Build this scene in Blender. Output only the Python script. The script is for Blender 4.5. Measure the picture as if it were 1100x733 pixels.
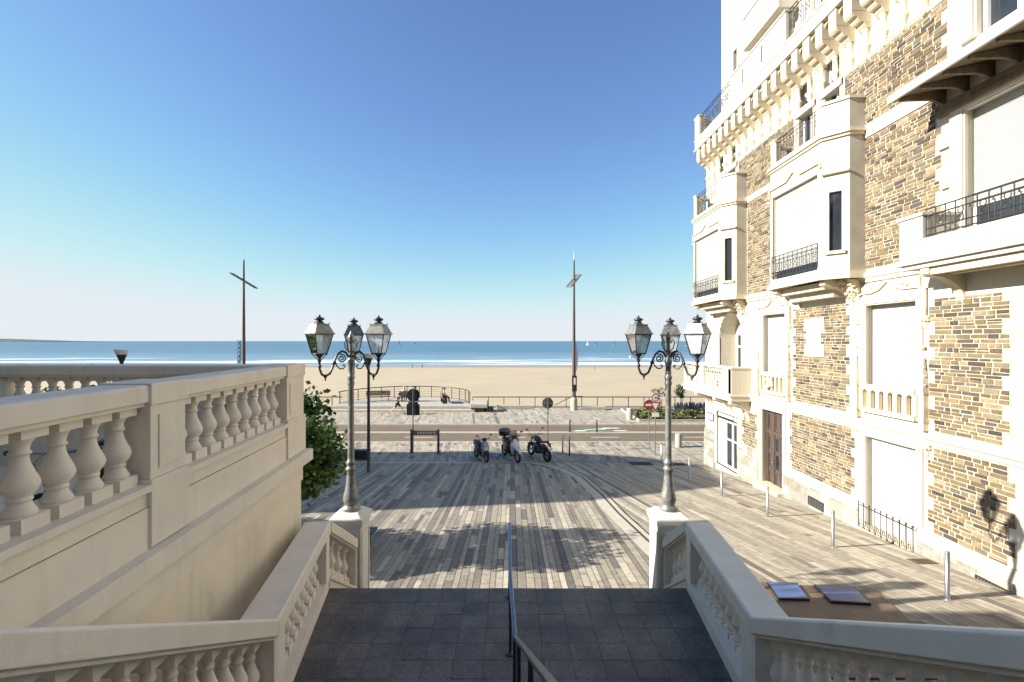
import bpy, bmesh, math, random
from mathutils import Vector, Matrix, noise as mnoise
R = math.radians
for o in list(bpy.data.objects): bpy.data.objects.remove(o)
sc = bpy.context.scene
COL = sc.collection
random.seed(7)

# ------------------------------------------------------------------ camera
EYE = 6.2
F = 500.0                       # focal length in photo pixels (1100 wide)
cam = bpy.data.objects.new('camera', bpy.data.cameras.new('camera'))
COL.objects.link(cam)
cam.location = (0, 0, EYE); cam.rotation_euler = (R(90), 0, 0)
cam.data.sensor_width = 36; cam.data.lens = 36 * F / 1100
cam.data.clip_start = 0.05; cam.data.clip_end = 60000
sc.camera = cam
# ------------------------------------------------------------------ light
SUN = Vector((1, .15, -.5)).normalized()          # the way the light travels
EL = math.asin(-SUN.z)
AZ = math.atan2(-SUN.x, -SUN.y)                   # compass bearing of the sun from +Y
w = bpy.data.worlds.new('World'); sc.world = w; w.use_nodes = True
nt = w.node_tree; bg = nt.nodes['Background']
sky = nt.nodes.new('ShaderNodeTexSky'); sky.sky_type = 'NISHITA'
sky.sun_disc = False; sky.sun_elevation = EL; sky.sun_rotation = AZ
sky.altitude = 0; sky.air_density = 0.75; sky.dust_density = 0.15; sky.ozone_density = 3.0
tint = nt.nodes.new('ShaderNodeVectorMath'); tint.operation = 'MULTIPLY'; tint.inputs[1].default_value = (1.12, 1.11, 1.12)
nt.links.new(sky.outputs[0], tint.inputs[0]); # pale haze: a soft shoulder keeps the glow along the horizon from burning out
dn = nt.nodes.new('ShaderNodeVectorMath'); dn.operation = 'SCALE'; dn.inputs['Scale'].default_value = .2
cv = nt.nodes.new('ShaderNodeRGBCurve'); cc = cv.mapping.curves[3]
cc.points[0].location = (0, 0); cc.points[1].location = (1, .80)
for q in ((.3, .31), (.6, .61), (.8, .74)): cc.points.new(*q)
cv.mapping.extend = 'HORIZONTAL'; cv.mapping.update()
up_ = nt.nodes.new('ShaderNodeVectorMath'); up_.operation = 'SCALE'; up_.inputs['Scale'].default_value = 5
nt.links.new(tint.outputs[0], dn.inputs[0]); nt.links.new(dn.outputs[0], cv.inputs['Color']); nt.links.new(cv.outputs[0], up_.inputs[0]); tn2 = nt.nodes.new('ShaderNodeVectorMath'); tn2.operation = 'MULTIPLY'; tn2.inputs[1].default_value = (.955, 1.03, 1.09)
nt.links.new(up_.outputs[0], tn2.inputs[0]); nt.links.new(tn2.outputs[0], bg.inputs[0]); bg.inputs[1].default_value = 0.082
sl = bpy.data.lights.new('sun', 'SUN'); sl.energy = 5.0; sl.angle = R(.5); sl.color = (1, .945, .85)
so = bpy.data.objects.new('sun', sl); COL.objects.link(so)
so.rotation_euler = SUN.to_track_quat('-Z', 'Y').to_euler()
so.location = (-40, -6, 30)
sc.view_settings.view_transform = 'Standard'; sc.view_settings.look = 'None'
sc.view_settings.exposure = 1.34; sc.view_settings.gamma = 1
sc.render.resolution_x = 1024; sc.render.resolution_y = 682

# ------------------------------------------------------------------ materials
def lin(c):
    return tuple((v/12.92 if v <= .04045 else ((v+.055)/1.055)**2.4) for v in c)
def mat(name, col, rough=.6, metal=0, var=.12, scale=6, bump=0, bscale=60, attr=False, spec=None, stain=None, coord='Object', streak=None):
    """Principled, colour broken up by two noises; attr: colour comes from the mesh's own piece colours."""
    m = bpy.data.materials.new(name); m.use_nodes = True
    n = m.node_tree.nodes; l = m.node_tree.links; p = n['Principled BSDF']
    p.inputs['Roughness'].default_value = rough; p.inputs['Metallic'].default_value = metal
    if spec is not None: p.inputs['Specular IOR Level'].default_value = spec
    tc = n.new('ShaderNodeTexCoord')
    a = n.new('ShaderNodeTexNoise'); a.inputs['Scale'].default_value = scale; a.inputs['Detail'].default_value = 6
    l.new(tc.outputs[coord], a.inputs['Vector'])
    mr = n.new('ShaderNodeMapRange'); mr.inputs[1].default_value = .3; mr.inputs[2].default_value = .7
    mr.inputs[3].default_value = 1-var; mr.inputs[4].default_value = 1+var
    l.new(a.outputs['Fac'], mr.inputs[0])
    mx = n.new('ShaderNodeVectorMath'); mx.operation = 'SCALE'
    if attr:
        at = n.new('ShaderNodeAttribute'); at.attribute_name = 'Col'; l.new(at.outputs['Color'], mx.inputs[0])
    else:
        mx.inputs[0].default_value = col[:3]
    l.new(mr.outputs[0], mx.inputs['Scale'])
    out = mx.outputs[0]
    if stain:                                    # (colour, scale, low, high): weathering patches
        s = n.new('ShaderNodeTexNoise'); s.inputs['Scale'].default_value = stain[1]; s.inputs['Detail'].default_value = 8
        s.inputs['Roughness'].default_value = .65
        l.new(tc.outputs[coord], s.inputs['Vector'])
        r2 = n.new('ShaderNodeMapRange'); r2.inputs[1].default_value = stain[2]; r2.inputs[2].default_value = stain[3]
        l.new(s.outputs['Fac'], r2.inputs[0])
        mm = n.new('ShaderNodeMix'); mm.data_type = 'RGBA'
        l.new(r2.outputs[0], mm.inputs[0]); l.new(out, mm.inputs[6]); mm.inputs[7].default_value = (*stain[0], 1)
        out = mm.outputs[2]
    if streak:                                   # (colour, strength): rain runs, long and vertical
        mp = n.new('ShaderNodeMapping'); mp.inputs['Scale'].default_value = (5, 5, .35); l.new(tc.outputs[coord], mp.inputs['Vector'])
        s = n.new('ShaderNodeTexNoise'); s.inputs['Scale'].default_value = 1.6; s.inputs['Detail'].default_value = 7; l.new(mp.outputs[0], s.inputs['Vector'])
        r2 = n.new('ShaderNodeMapRange'); r2.inputs[1].default_value = .52; r2.inputs[2].default_value = .78; r2.inputs[4].default_value = streak[1]; l.new(s.outputs['Fac'], r2.inputs[0])
        mm = n.new('ShaderNodeMix'); mm.data_type = 'RGBA'
        l.new(r2.outputs[0], mm.inputs[0]); l.new(out, mm.inputs[6]); mm.inputs[7].default_value = (*streak[0], 1)
        out = mm.outputs[2]
    l.new(out, p.inputs['Base Color'])
    if bump:
        b = n.new('ShaderNodeTexNoise'); b.inputs['Scale'].default_value = bscale; b.inputs['Detail'].default_value = 5
        l.new(tc.outputs[coord], b.inputs['Vector'])
        bp = n.new('ShaderNodeBump'); bp.inputs['Strength'].default_value = bump; bp.inputs['Distance'].default_value = .02
        l.new(b.outputs['Fac'], bp.inputs['Height']); l.new(bp.outputs[0], p.inputs['Normal'])
    return m

M = {}
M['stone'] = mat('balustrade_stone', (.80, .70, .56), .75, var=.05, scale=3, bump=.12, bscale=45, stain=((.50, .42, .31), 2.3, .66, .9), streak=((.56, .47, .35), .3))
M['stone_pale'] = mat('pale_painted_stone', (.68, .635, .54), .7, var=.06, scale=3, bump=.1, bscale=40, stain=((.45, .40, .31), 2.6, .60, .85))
M['render'] = mat('terrace_render', (.78, .675, .50), .85, var=.09, scale=1.6, bump=.2, bscale=70, stain=((.48, .40, .29), 1.3, .6, .85), streak=((.52, .43, .31), .4))
M['cream'] = mat('cream_facade', (.56, .515, .425), .75, var=.05, scale=1.2, bump=.08, bscale=40, stain=((.55, .48, .36), 1.7, .58, .82), streak=((.42, .36, .26), .55))
M['cream_b'] = mat('cream_carved_stone', (.56, .485, .355), .75, var=.08, scale=3, bump=.15, bscale=50, stain=((.46, .37, .23), 2.5, .55, .8), streak=((.40, .33, .22), .5))
M['plinthcap'] = mat('plinth_cap_stone', (.42, .38, .295), .85, var=.1, scale=4, bump=.2, stain=((.36, .32, .25), 3, .5, .8))
M['bayshade'] = mat('shade_grey_cheek', (.42, .38, .31), .85, var=.1, scale=3, bump=.15)  # shade of the bay's sides put into a greyer cream
M['mortar'] = mat('mortar', (.40, .345, .25), .9, var=.1, scale=9, bump=.3, bscale=90)
M['rubble'] = mat('rubble_stone', (1, 1, 1), .85, var=.2, scale=14, bump=.6, bscale=55, attr=True)
M['ashlar'] = mat('ashlar_plinth', (1, 1, 1), .85, var=.16, scale=9, bump=.4, bscale=60, attr=True)
M['shutter'] = mat('white_shutter', (.455, .45, .42), .5, var=.02, scale=2)
M['whitewood'] = mat('white_joinery', (.78, .77, .73), .4, var=.03)
M['greyframe'] = mat('grey_joinery', (.30, .30, .29), .45)
M['glassdark'] = mat('dark_window_glass', (.02, .024, .03), .05, var=.3, scale=1.5, spec=.6)
M['iron'] = mat('wrought_iron', (.035, .033, .035), .5, metal=.4, var=.2)
M['ironwhite'] = mat('white_ironwork', (.62, .60, .55), .5)
M['doorwood'] = mat('brown_door_wood', (.075, .052, .042), .55, var=.25, scale=12)
M['eave'] = mat('weathered_eave_timber', (.16, .115, .065), .8, var=.3, scale=7)
M['zinc'] = mat('zinc_flashing', (.42, .42, .40), .45, metal=.3, var=.12)
M['granite'] = mat('granite_tile', (1, 1, 1), .6, var=.42, scale=46, bump=.3, bscale=120, attr=True, stain=((.042, .040, .039), 1.5, .42, .72))
M['joint'] = mat('tile_joint', (.065, .06, .055), .9)
M['paver'] = mat('stone_plank', (1, 1, 1), .72, var=.16, scale=7, bump=.25, bscale=80, attr=True)
M['paverbed'] = mat('paving_joint_sand', (.145, .125, .10), .9, var=.15)
M['kerb'] = mat('kerb_stone', (.42, .38, .31), .75, var=.1, scale=4, bump=.15)
M['slot'] = mat('drain_slot', (.045, .042, .04), .7)
M['asphalt'] = mat('tan_asphalt', (.15, .11, .07), .85, var=.12, scale=1.6, bump=.25, bscale=90, stain=((.115, .085, .057), .35, .5, .75))
M['lamp'] = mat('patinated_lamp_metal', (.215, .215, .20), .42, metal=.4, var=.3, scale=14, stain=((.42, .37, .26), 9, .55, .75))
M['lampdark'] = mat('dark_lamp_metal', (.055, .058, .06), .4, metal=.5, var=.3, scale=14)
M['steel'] = mat('brushed_steel', (.36, .35, .34), .35, metal=.85, var=.1)
M['railblue'] = mat('polished_handrail', (.20, .215, .24), .28, metal=.9, var=.1)
M['darksteel'] = mat('dark_painted_steel', (.05, .05, .055), .4, metal=.3)
M['black'] = mat('black_plastic', (.018, .018, .019), .45, var=.2)
M['rubber'] = mat('tyre_rubber', (.016, .016, .016), .8)
M['rust'] = mat('brown_steel_plate', (.12, .08, .055), .6, var=.2, scale=5, stain=((.17, .115, .075), 3, .5, .75))
M['mast'] = mat('brown_mast', (.085, .055, .045), .5)
M['white'] = mat('white_paint', (.62, .62, .61), .4, var=.04)
M['whitepoly'] = mat('white_scooter_paint', (.58, .60, .62), .18, var=.03, spec=.6)
M['bluescoot'] = mat('pale_blue_scooter_paint', (.20, .27, .34), .18, var=.03, spec=.6)
M['blackpaint'] = mat('black_gloss_paint', (.012, .012, .013), .2, spec=.6)
M['red'] = mat('sign_red', (.26, .025, .025), .4)
M['blue'] = mat('banner_blue', (.05, .22, .33), .6)
M['greymetal'] = mat('sign_back_grey', (.10, .10, .105), .5, metal=.3)
M['green'] = mat('cycle_green', (.11, .15, .085), .8, var=.2)
M['roadwhite'] = mat('road_paint', (.62, .60, .55), .8, var=.2, scale=5)
M['concrete'] = mat('pale_concrete', (.38, .35, .29), .8, var=.1, scale=3, bump=.2)
M['wood'] = mat('bench_timber', (.16, .10, .06), .7, var=.25, scale=9)
M['skin'] = mat('skin', (.50, .30, .20), .55)
M['clothblack'] = mat('black_cloth', (.018, .018, .02), .9)
M['clothwhite'] = mat('white_cloth', (.6, .6, .58), .9)
M['clothgrey'] = mat('grey_cloth', (.12, .12, .14), .9)
M['hair'] = mat('dark_hair', (.03, .02, .014), .7)
M['hairgrey'] = mat('grey_hair', (.5, .48, .45), .7)
M['bark'] = mat('bark', (.10, .075, .05), .9, var=.3, scale=12, bump=.5)
M['soil'] = mat('soil', (.09, .06, .04), .95, var=.3)
M['wallfar'] = mat('neighbour_render', (.62, .57, .47), .85, var=.06, scale=.8)
M['slate'] = mat('slate_roof', (.10, .105, .12), .6, var=.2, scale=3)
M['hill'] = mat('far_headland', (.055, .07, .075), .95, var=.3, scale=.01)
M['headlight'] = mat('headlight_glass', (.6, .62, .62), .08, spec=.7)
M['signwhite'] = mat('sign_white', (.72, .70, .66), .4)

def leafmat(name, attr=True):
    m = bpy.data.materials.new(name); m.use_nodes = True
    n = m.node_tree.nodes; l = m.node_tree.links; p = n['Principled BSDF']
    at = n.new('ShaderNodeAttribute'); at.attribute_name = 'Col'
    l.new(at.outputs['Color'], p.inputs['Base Color']); p.inputs['Roughness'].default_value = .42
    tr = n.new('ShaderNodeBsdfTranslucent'); l.new(at.outputs['Color'], tr.inputs[0])
    mx = n.new('ShaderNodeMixShader'); mx.inputs[0].default_value = .25
    l.new(p.outputs[0], mx.inputs[1]); l.new(tr.outputs[0], mx.inputs[2])
    l.new(mx.outputs[0], n['Material Output'].inputs[0])
    return m
M['leaf'] = leafmat('leaf')

def panemat(name, tint=(.9, .95, .97), fac=.16):
    m = bpy.data.materials.new(name); m.use_nodes = True
    n = m.node_tree.nodes; l = m.node_tree.links
    for x in list(n):
        if x.type == 'BSDF_PRINCIPLED': n.remove(x)
    t = n.new('ShaderNodeBsdfTransparent'); t.inputs[0].default_value = (*tint, 1)
    d = n.new('ShaderNodeBsdfDiffuse'); d.inputs[0].default_value = (.75, .78, .8, 1)
    ns = n.new('ShaderNodeTexNoise'); ns.inputs['Scale'].default_value = 9
    mr = n.new('ShaderNodeMapRange'); mr.inputs[3].default_value = fac*.5; mr.inputs[4].default_value = fac*1.9
    l.new(ns.outputs['Fac'], mr.inputs[0])
    a = n.new('ShaderNodeMixShader'); l.new(mr.outputs[0], a.inputs[0])
    l.new(t.outputs[0], a.inputs[1]); l.new(d.outputs[0], a.inputs[2])
    g = n.new('ShaderNodeBsdfGlossy'); g.inputs['Roughness'].default_value = .03
    fr = n.new('ShaderNodeFresnel'); fr.inputs[0].default_value = 1.45
    b = n.new('ShaderNodeMixShader'); l.new(fr.outputs[0], b.inputs[0])
    l.new(a.outputs[0], b.inputs[1]); l.new(g.outputs[0], b.inputs[2])
    l.new(b.outputs[0], n['Material Output'].inputs[0])
    return m
M['pane'] = panemat('lantern_glass', fac=.42)
M['visor'] = panemat('smoked_windscreen', (.25, .22, .2), .1)

def sandmat():
    m = mat('beach_sand', (.40, .325, .21), .95, var=.06, scale=.12, bump=.35, bscale=1.2)
    n = m.node_tree.nodes; l = m.node_tree.links; p = n['Principled BSDF']
    src = p.inputs['Base Color'].links[0].from_socket
    tc = n.new('ShaderNodeTexCoord'); sp = n.new('ShaderNodeSeparateXYZ'); l.new(tc.outputs['Object'], sp.inputs[0])
    nz = n.new('ShaderNodeTexNoise'); nz.inputs['Scale'].default_value = .025; l.new(tc.outputs['Object'], nz.inputs['Vector'])
    ad = n.new('ShaderNodeMath'); ad.operation = 'MULTIPLY_ADD'; ad.inputs[1].default_value = 16; l.new(nz.outputs['Fac'], ad.inputs[0]); l.new(sp.outputs['Y'], ad.inputs[2])
    mr = n.new('ShaderNodeMapRange'); mr.inputs[1].default_value = 192; mr.inputs[2].default_value = 212; l.new(ad.outputs[0], mr.inputs[0])
    mx = n.new('ShaderNodeMix'); mx.data_type = 'RGBA'; l.new(mr.outputs[0], mx.inputs[0]); l.new(src, mx.inputs[6]); mx.inputs[7].default_value = (.22, .185, .145, 1)
    l.new(mx.outputs[2], p.inputs['Base Color'])
    rr = n.new('ShaderNodeMapRange'); rr.inputs[3].default_value = .95; rr.inputs[4].default_value = .22; l.new(mr.outputs[0], rr.inputs[0]); l.new(rr.outputs[0], p.inputs['Roughness'])
    return m
M['sand'] = sandmat()

def seamat():
    m = bpy.data.materials.new('sea_water'); m.use_nodes = True
    n = m.node_tree.nodes; l = m.node_tree.links; p = n['Principled BSDF']
    tc = n.new('ShaderNodeTexCoord'); sp = n.new('ShaderNodeSeparateXYZ'); l.new(tc.outputs['Object'], sp.inputs[0])
    # foam crests parallel to the shore
    mp = n.new('ShaderNodeMapping'); mp.inputs['Scale'].default_value = (.006, .05, 1); l.new(tc.outputs['Object'], mp.inputs['Vector'])
    nz = n.new('ShaderNodeTexNoise'); nz.inputs['Scale'].default_value = 1; nz.inputs['Detail'].default_value = 7; nz.inputs['Roughness'].default_value = .6
    l.new(mp.outputs[0], nz.inputs['Vector'])
    near = n.new('ShaderNodeMapRange'); near.inputs[1].default_value = 218; near.inputs[2].default_value = 420
    near.inputs[3].default_value = .44; near.inputs[4].default_value = .74; l.new(sp.outputs['Y'], near.inputs[0])
    sb = n.new('ShaderNodeMath'); sb.operation = 'SUBTRACT'; l.new(nz.outputs['Fac'], sb.inputs[0]); l.new(near.outputs[0], sb.inputs[1])
    fo = n.new('ShaderNodeMapRange'); fo.inputs[1].default_value = 0; fo.inputs[2].default_value = .05; l.new(sb.outputs[0], fo.inputs[0])
    # blue bands of deeper and shallower water
    mp2 = n.new('ShaderNodeMapping'); mp2.inputs['Scale'].default_value = (.0012, .012, 1); l.new(tc.outputs['Object'], mp2.inputs['Vector'])
    nz2 = n.new('ShaderNodeTexNoise'); nz2.inputs['Detail'].default_value = 6; nz2.inputs['Scale'].default_value = 1; l.new(mp2.outputs[0], nz2.inputs['Vector'])
    cr = n.new('ShaderNodeMix'); cr.data_type = 'RGBA'; l.new(nz2.outputs['Fac'], cr.inputs[0])
    cr.inputs[6].default_value = (.045, .11, .175, 1); cr.inputs[7].default_value = (.12, .22, .29, 1)
    sh = n.new('ShaderNodeMapRange'); sh.inputs[1].default_value = 230; sh.inputs[2].default_value = 520; sh.inputs[3].default_value = .75; sh.inputs[4].default_value = 0
    l.new(sp.outputs['Y'], sh.inputs[0])
    c2 = n.new('ShaderNodeMix'); c2.data_type = 'RGBA'; l.new(sh.outputs[0], c2.inputs[0]); l.new(cr.outputs[2], c2.inputs[6]); c2.inputs[7].default_value = (.22, .33, .38, 1)
    c3 = n.new('ShaderNodeMix'); c3.data_type = 'RGBA'; l.new(fo.outputs[0], c3.inputs[0]); l.new(c2.outputs[2], c3.inputs[6]); c3.inputs[7].default_value = (.75, .77, .77, 1)
    l.new(c3.outputs[2], p.inputs['Base Color'])
    rg = n.new('ShaderNodeMapRange'); rg.inputs[3].default_value = .38; rg.inputs[4].default_value = .9; l.new(fo.outputs[0], rg.inputs[0]); l.new(rg.outputs[0], p.inputs['Roughness'])
    mp3 = n.new('ShaderNodeMapping'); mp3.inputs['Scale'].default_value = (.15, .5, 1); l.new(tc.outputs['Object'], mp3.inputs['Vector'])
    bn = n.new('ShaderNodeTexNoise'); bn.inputs['Scale'].default_value = 1; bn.inputs['Detail'].default_value = 8; l.new(mp3.outputs[0], bn.inputs['Vector'])
    bp = n.new('ShaderNodeBump'); bp.inputs['Strength'].default_value = .9; bp.inputs['Distance'].default_value = 1.2
    l.new(bn.outputs['Fac'], bp.inputs['Height']); l.new(bp.outputs[0], p.inputs['Normal'])
    p.inputs['IOR'].default_value = 1.33
    return m
M['sea'] = seamat()

# ------------------------------------------------------------------ mesh builder
def slope_z(y):                          # the square falls gently towards the road
    return .0916*(23.87-y) if y < 23.87 else 0.0
def G(px, py):                           # a point of the ground seen at a photo pixel
    a = (py-366.5)/F; b = (px-550)/F
    Y = EYE/a
    if Y < 23.87: Y = (EYE-.0916*23.87)/(a-.0916)
    return Vector((b*Y, Y, slope_z(Y)))
def FX(x, X=9.7): return X*F/(x-550)     # depth of a facade point from its photo column

class MB:
    def __init__(s): s.v = []; s.f = []; s.c = []; s.sm = []
    def add(s, vs, fs, col=None, smooth=False):
        b = len(s.v); s.v += [tuple(v) for v in vs]
        for f in fs: s.f.append(tuple(b+i for i in f)); s.c.append(col); s.sm.append(smooth)
        return s
    def box(s, x0, x1, y0, y1, z0, z1, col=None, rz=0, piv=None):
        vs = [(x, y, z) for z in (z0, z1) for y in (y0, y1) for x in (x0, x1)]
        if rz:
            cx, cy = piv if piv else ((x0+x1)/2, (y0+y1)/2); c, sn = math.cos(rz), math.sin(rz)
            vs = [(cx+(x-cx)*c-(y-cy)*sn, cy+(x-cx)*sn+(y-cy)*c, z) for x, y, z in vs]
        return s.add(vs, [(0, 2, 3, 1), (4, 5, 7, 6), (0, 1, 5, 4), (2, 6, 7, 3), (0, 4, 6, 2), (1, 3, 7, 5)], col)
    def hexa(s, lo, hi, col=None):       # two quads, matching corners
        return s.add(list(lo)+list(hi), [(3, 2, 1, 0), (4, 5, 6, 7), (0, 1, 5, 4), (1, 2, 6, 5), (2, 3, 7, 6), (3, 0, 4, 7)], col)
    def tube(s, pts, r, n=8, closed=False, smooth=True, cap=True):
        pts = [Vector(p) for p in pts]; k = len(pts)
        rs = r if isinstance(r, (list, tuple)) else [r]*k
        vs = []; up = None
        for i, p in enumerate(pts):
            if closed: t = pts[(i+1) % k]-pts[i-1]
            else: t = pts[min(i+1, k-1)]-pts[max(i-1, 0)]
            t = t.normalized() if t.length > 1e-9 else Vector((0, 0, 1))
            if up is None:
                up = Vector((0, 0, 1)) if abs(t.z) < .9 else Vector((1, 0, 0))
            a = up-t*up.dot(t)
            if a.length < 1e-5: a = Vector((0, 1, 0))-t*t.y
            a.normalize(); up = a; b = t.cross(a)
            for j in range(n):
                q = 2*math.pi*j/n; vs.append(p+(a*math.cos(q)+b*math.sin(q))*rs[i])
        fs = []
        for i in range(k if closed else k-1):
            i2 = (i+1) % k
            for j in range(n): fs.append((i*n+j, i*n+(j+1) % n, i2*n+(j+1) % n, i2*n+j))
        s.add(vs, fs, None, smooth)
        if cap and not closed:
            s.add(vs[:n], [tuple(reversed(range(n)))]); s.add(vs[-n:], [tuple(range(n))])
        return s
    def lathe(s, prof, c=(0, 0, 0), n=16, smooth=True):      # prof: (r, z)
        vs = []; k = len(prof)
        for r, z in prof:
            for j in range(n):
                q = 2*math.pi*j/n; vs.append((c[0]+r*math.cos(q), c[1]+r*math.sin(q), c[2]+z))
        fs = [(i*n+j, i*n+(j+1) % n, (i+1)*n+(j+1) % n, (i+1)*n+j) for i in range(k-1) for j in range(n)]
        s.add(vs, fs, None, smooth)
        s.add(vs[:n], [tuple(reversed(range(n)))]); s.add(vs[-n:], [tuple(range(n))])
        return s
    def sweep(s, P0, P1, prof, plumb0=None, plumb1=None):    # prof (side, z) carried from P0 to P1, plumb ends
        P0 = Vector(P0); P1 = Vector(P1); d = (P1-P0); d.z = 0; d.normalize(); side = Vector((d.y, -d.x, 0))
        n = len(prof)
        s0 = plumb0 or side; s1 = plumb1 or side
        vs = [P0+s0*a+Vector((0, 0, z)) for a, z in prof]+[P1+s1*a+Vector((0, 0, z)) for a, z in prof]
        fs = [(i, (i+1) % n, n+(i+1) % n, n+i) for i in range(n)]
        fs += [tuple(reversed(range(n))), tuple(range(n, 2*n))]
        return s.add(vs, fs)
    def prism(s, poly, axis, a, b):       # polygon in the two other axes, extruded along axis from a to b
        def p3(u, v, w): return {'x': (w, u, v), 'y': (u, w, v), 'z': (u, v, w)}[axis]
        n = len(poly)
        vs = [p3(u, v, a) for u, v in poly]+[p3(u, v, b) for u, v in poly]
        fs = [(i, (i+1) % n, n+(i+1) % n, n+i) for i in range(n)]+[tuple(reversed(range(n))), tuple(range(n, 2*n))]
        return s.add(vs, fs)
    def ball(s, c, r, n=12, m=8, sq=(1, 1, 1)):
        prof = [(max(1e-4, math.sin(math.pi*i/m)), -math.cos(math.pi*i/m)) for i in range(m+1)]
        vs = [(c[0]+r*sq[0]*pr*math.cos(2*math.pi*j/n), c[1]+r*sq[1]*pr*math.sin(2*math.pi*j/n), c[2]+r*sq[2]*z) for pr, z in prof for j in range(n)]
        return s.add(vs, [(i*n+j, i*n+(j+1) % n, (i+1)*n+(j+1) % n, (i+1)*n+j) for i in range(m) for j in range(n)], None, True)
    def mesh(s, name, material):
        me = bpy.data.meshes.new(name); me.from_pydata(s.v, [], s.f)
        me.polygons.foreach_set('use_smooth', s.sm)
        if any(c is not None for c in s.c):
            at = me.color_attributes.new('Col', 'FLOAT_COLOR', 'CORNER'); data = []
            for f, c in zip(s.f, s.c):
                c = c or (.5, .5, .5); data += [c[0], c[1], c[2], 1]*len(f)
            at.data.foreach_set('color', data)
        bm = bmesh.new(); bm.from_mesh(me); bmesh.ops.recalc_face_normals(bm, faces=bm.faces); bm.to_mesh(me); bm.free()
        me.materials.append(material); me.update(); return me

def bevel(o, wd=.01, seg=2):
    b = o.modifiers.new('bevel', 'BEVEL'); b.width = wd; b.segments = seg; b.limit_method = 'ANGLE'; b.angle_limit = R(40)
    b.use_clamp_overlap = True
    return o
def attach(o, parent):
    if parent is not None:
        o.parent = parent; o.matrix_parent_inverse = parent.matrix_basis.inverted()
    return o
def obj(name, mb, material, parent=None, bev=0):
    o = bpy.data.objects.new(name, mb.mesh(name, M[material] if isinstance(material, str) else material)); COL.objects.link(o)
    attach(o, parent)
    if bev: bevel(o, bev)
    return o
def inst(name, me, parent, loc, rz=0):
    o = bpy.data.objects.new(name, me); COL.objects.link(o); o.location = loc; o.rotation_euler = (0, 0, rz)
    return attach(o, parent)
def tag(o, label, cat, group=None):
    o['label'] = label; o['category'] = cat
    if group: o['group'] = group
    return o
def thing(name, label, cat, loc=(0, 0, 0), rz=0, group=None):
    o = bpy.data.objects.new(name, None); COL.objects.link(o); o.empty_display_size = .2
    o.location = loc; o.rotation_euler = (0, 0, rz)
    return tag(o, label, cat, group)
def struct(name, mb, material, kind='structure'):
    o = obj(name, mb, material); o['kind'] = kind; return o
def dup(root, loc, rz=0, label=None, group=None, scale=None):
    def cp(o, parent):
        c = o.copy(); COL.objects.link(c)
        if parent: c.parent = parent
        for ch in list(o.children): cp(ch, c)
        return c
    r = cp(root, None); r.location = loc; r.rotation_euler = (0, 0, rz)
    if label: r['label'] = label
    if group: r['group'] = group
    if scale: r.scale = (scale,)*3
    return r
def arc(c, r, a0, a1, n, plane='xz'):
    out = []
    for i in range(n+1):
        a = R(a0+(a1-a0)*i/n); u, v = r*math.cos(a), r*math.sin(a)
        out.append((c[0]+u, c[1], c[2]+v) if plane == 'xz' else (c[0], c[1]+u, c[2]+v) if plane == 'yz' else (c[0]+u, c[1]+v, c[2]))
    return out
# ------------------------------------------------------------------ ground
b = MB(); s = []
b.add([(-260, -40, -.03+slope_z(-40)), (60, -40, -.03+slope_z(-40)), (60, 23.87, -.03), (-260, 23.87, -.03)], [(0, 1, 2, 3)])
b.add([(-260, 23.87, -.03), (260, 23.87, -.03), (260, 43.2, -.03), (-260, 43.2, -.03)], [(0, 1, 2, 3)])
struct('plaza_ground', b, 'paverbed')
LIGHT = [(.44, .385, .29), (.40, .35, .265), (.47, .415, .315), (.36, .315, .24)]
MID = [(.30, .26, .20), (.33, .285, .215), (.27, .235, .185), (.34, .295, .215)]
DARK = [(.17, .15, .128), (.20, .175, .145), (.22, .19, .155), (.15, .132, .115)]
def tone(p, rnd):
    q = rnd.random()
    c = rnd.choice(LIGHT if q < p[0] else MID if q < p[0]+p[1] else DARK); k = rnd.uniform(.88, 1.12)
    return tuple(v*k for v in c)
# kerb line between the straight and the slanting planks, square metres
KERB = [(10.8, 3.17), (14.4, 2.92), (16.9, 2.86), (20.0, 2.62), (21.6, 2.2), (22.8, 1.55), (23.6, .7)]
KERB = [(2, 4.0), (7, 3.45)]+KERB
def xb(y):
    if y <= KERB[0][0]: return KERB[0][1]
    for (y0, x0), (y1, x1) in zip(KERB, KERB[1:]):
        if y <= y1: return x0+(x1-x0)*(y-y0)/(y1-y0)
    return -99.0
def planks(name, dirx, x0, x1, y0, y1, wr, lr, pal, clamp=None, lift=0.0, seed=1, mix=.55):
    """long rows of stone planks; a row keeps roughly one tone, with a few odd stones"""
    rnd = random.Random(seed); b = MB(); x = x0
    while x < x1:
        wd = rnd.uniform(*wr); q = rnd.random(); row = rnd.choice(LIGHT if q < pal[0] else MID if q < pal[0]+pal[1] else DARK)
        y = y0-rnd.uniform(0, lr[1]); row2 = tone(pal, rnd); swap = rnd.random() < .5
        while y < y1:
            ln = rnd.uniform(*lr)*(.3 if rnd.random() < .12 else 1); ya, yb = max(y, y0), min(y+ln, y1); y += ln
            if swap and rnd.random() < .12: row, row2 = row2, row
            c = row if rnd.random() < mix else tone(pal, rnd)
            if rnd.random() < .03: c = rnd.choice(DARK)
            k = rnd.uniform(.90, 1.09)*.88; c = tuple(v*k for v in c)
            if yb-ya < .05: continue
            g = .0055; pts = []
            for (u, v) in ((x+g, ya+g), (x+wd-g, ya+g), (x+wd-g, yb-g), (x+g, yb-g)):
                X = u+dirx*v; Y = v
                if clamp: X = clamp(X, Y)
                pts.append((X, Y, slope_z(Y)+lift))
            if abs(pts[1][0]-pts[0][0])+abs(pts[2][0]-pts[3][0]) < .03: continue
            b.add(pts, [(0, 1, 2, 3)], c)
        x += wd
    struct(name, b, 'paver')
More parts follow.
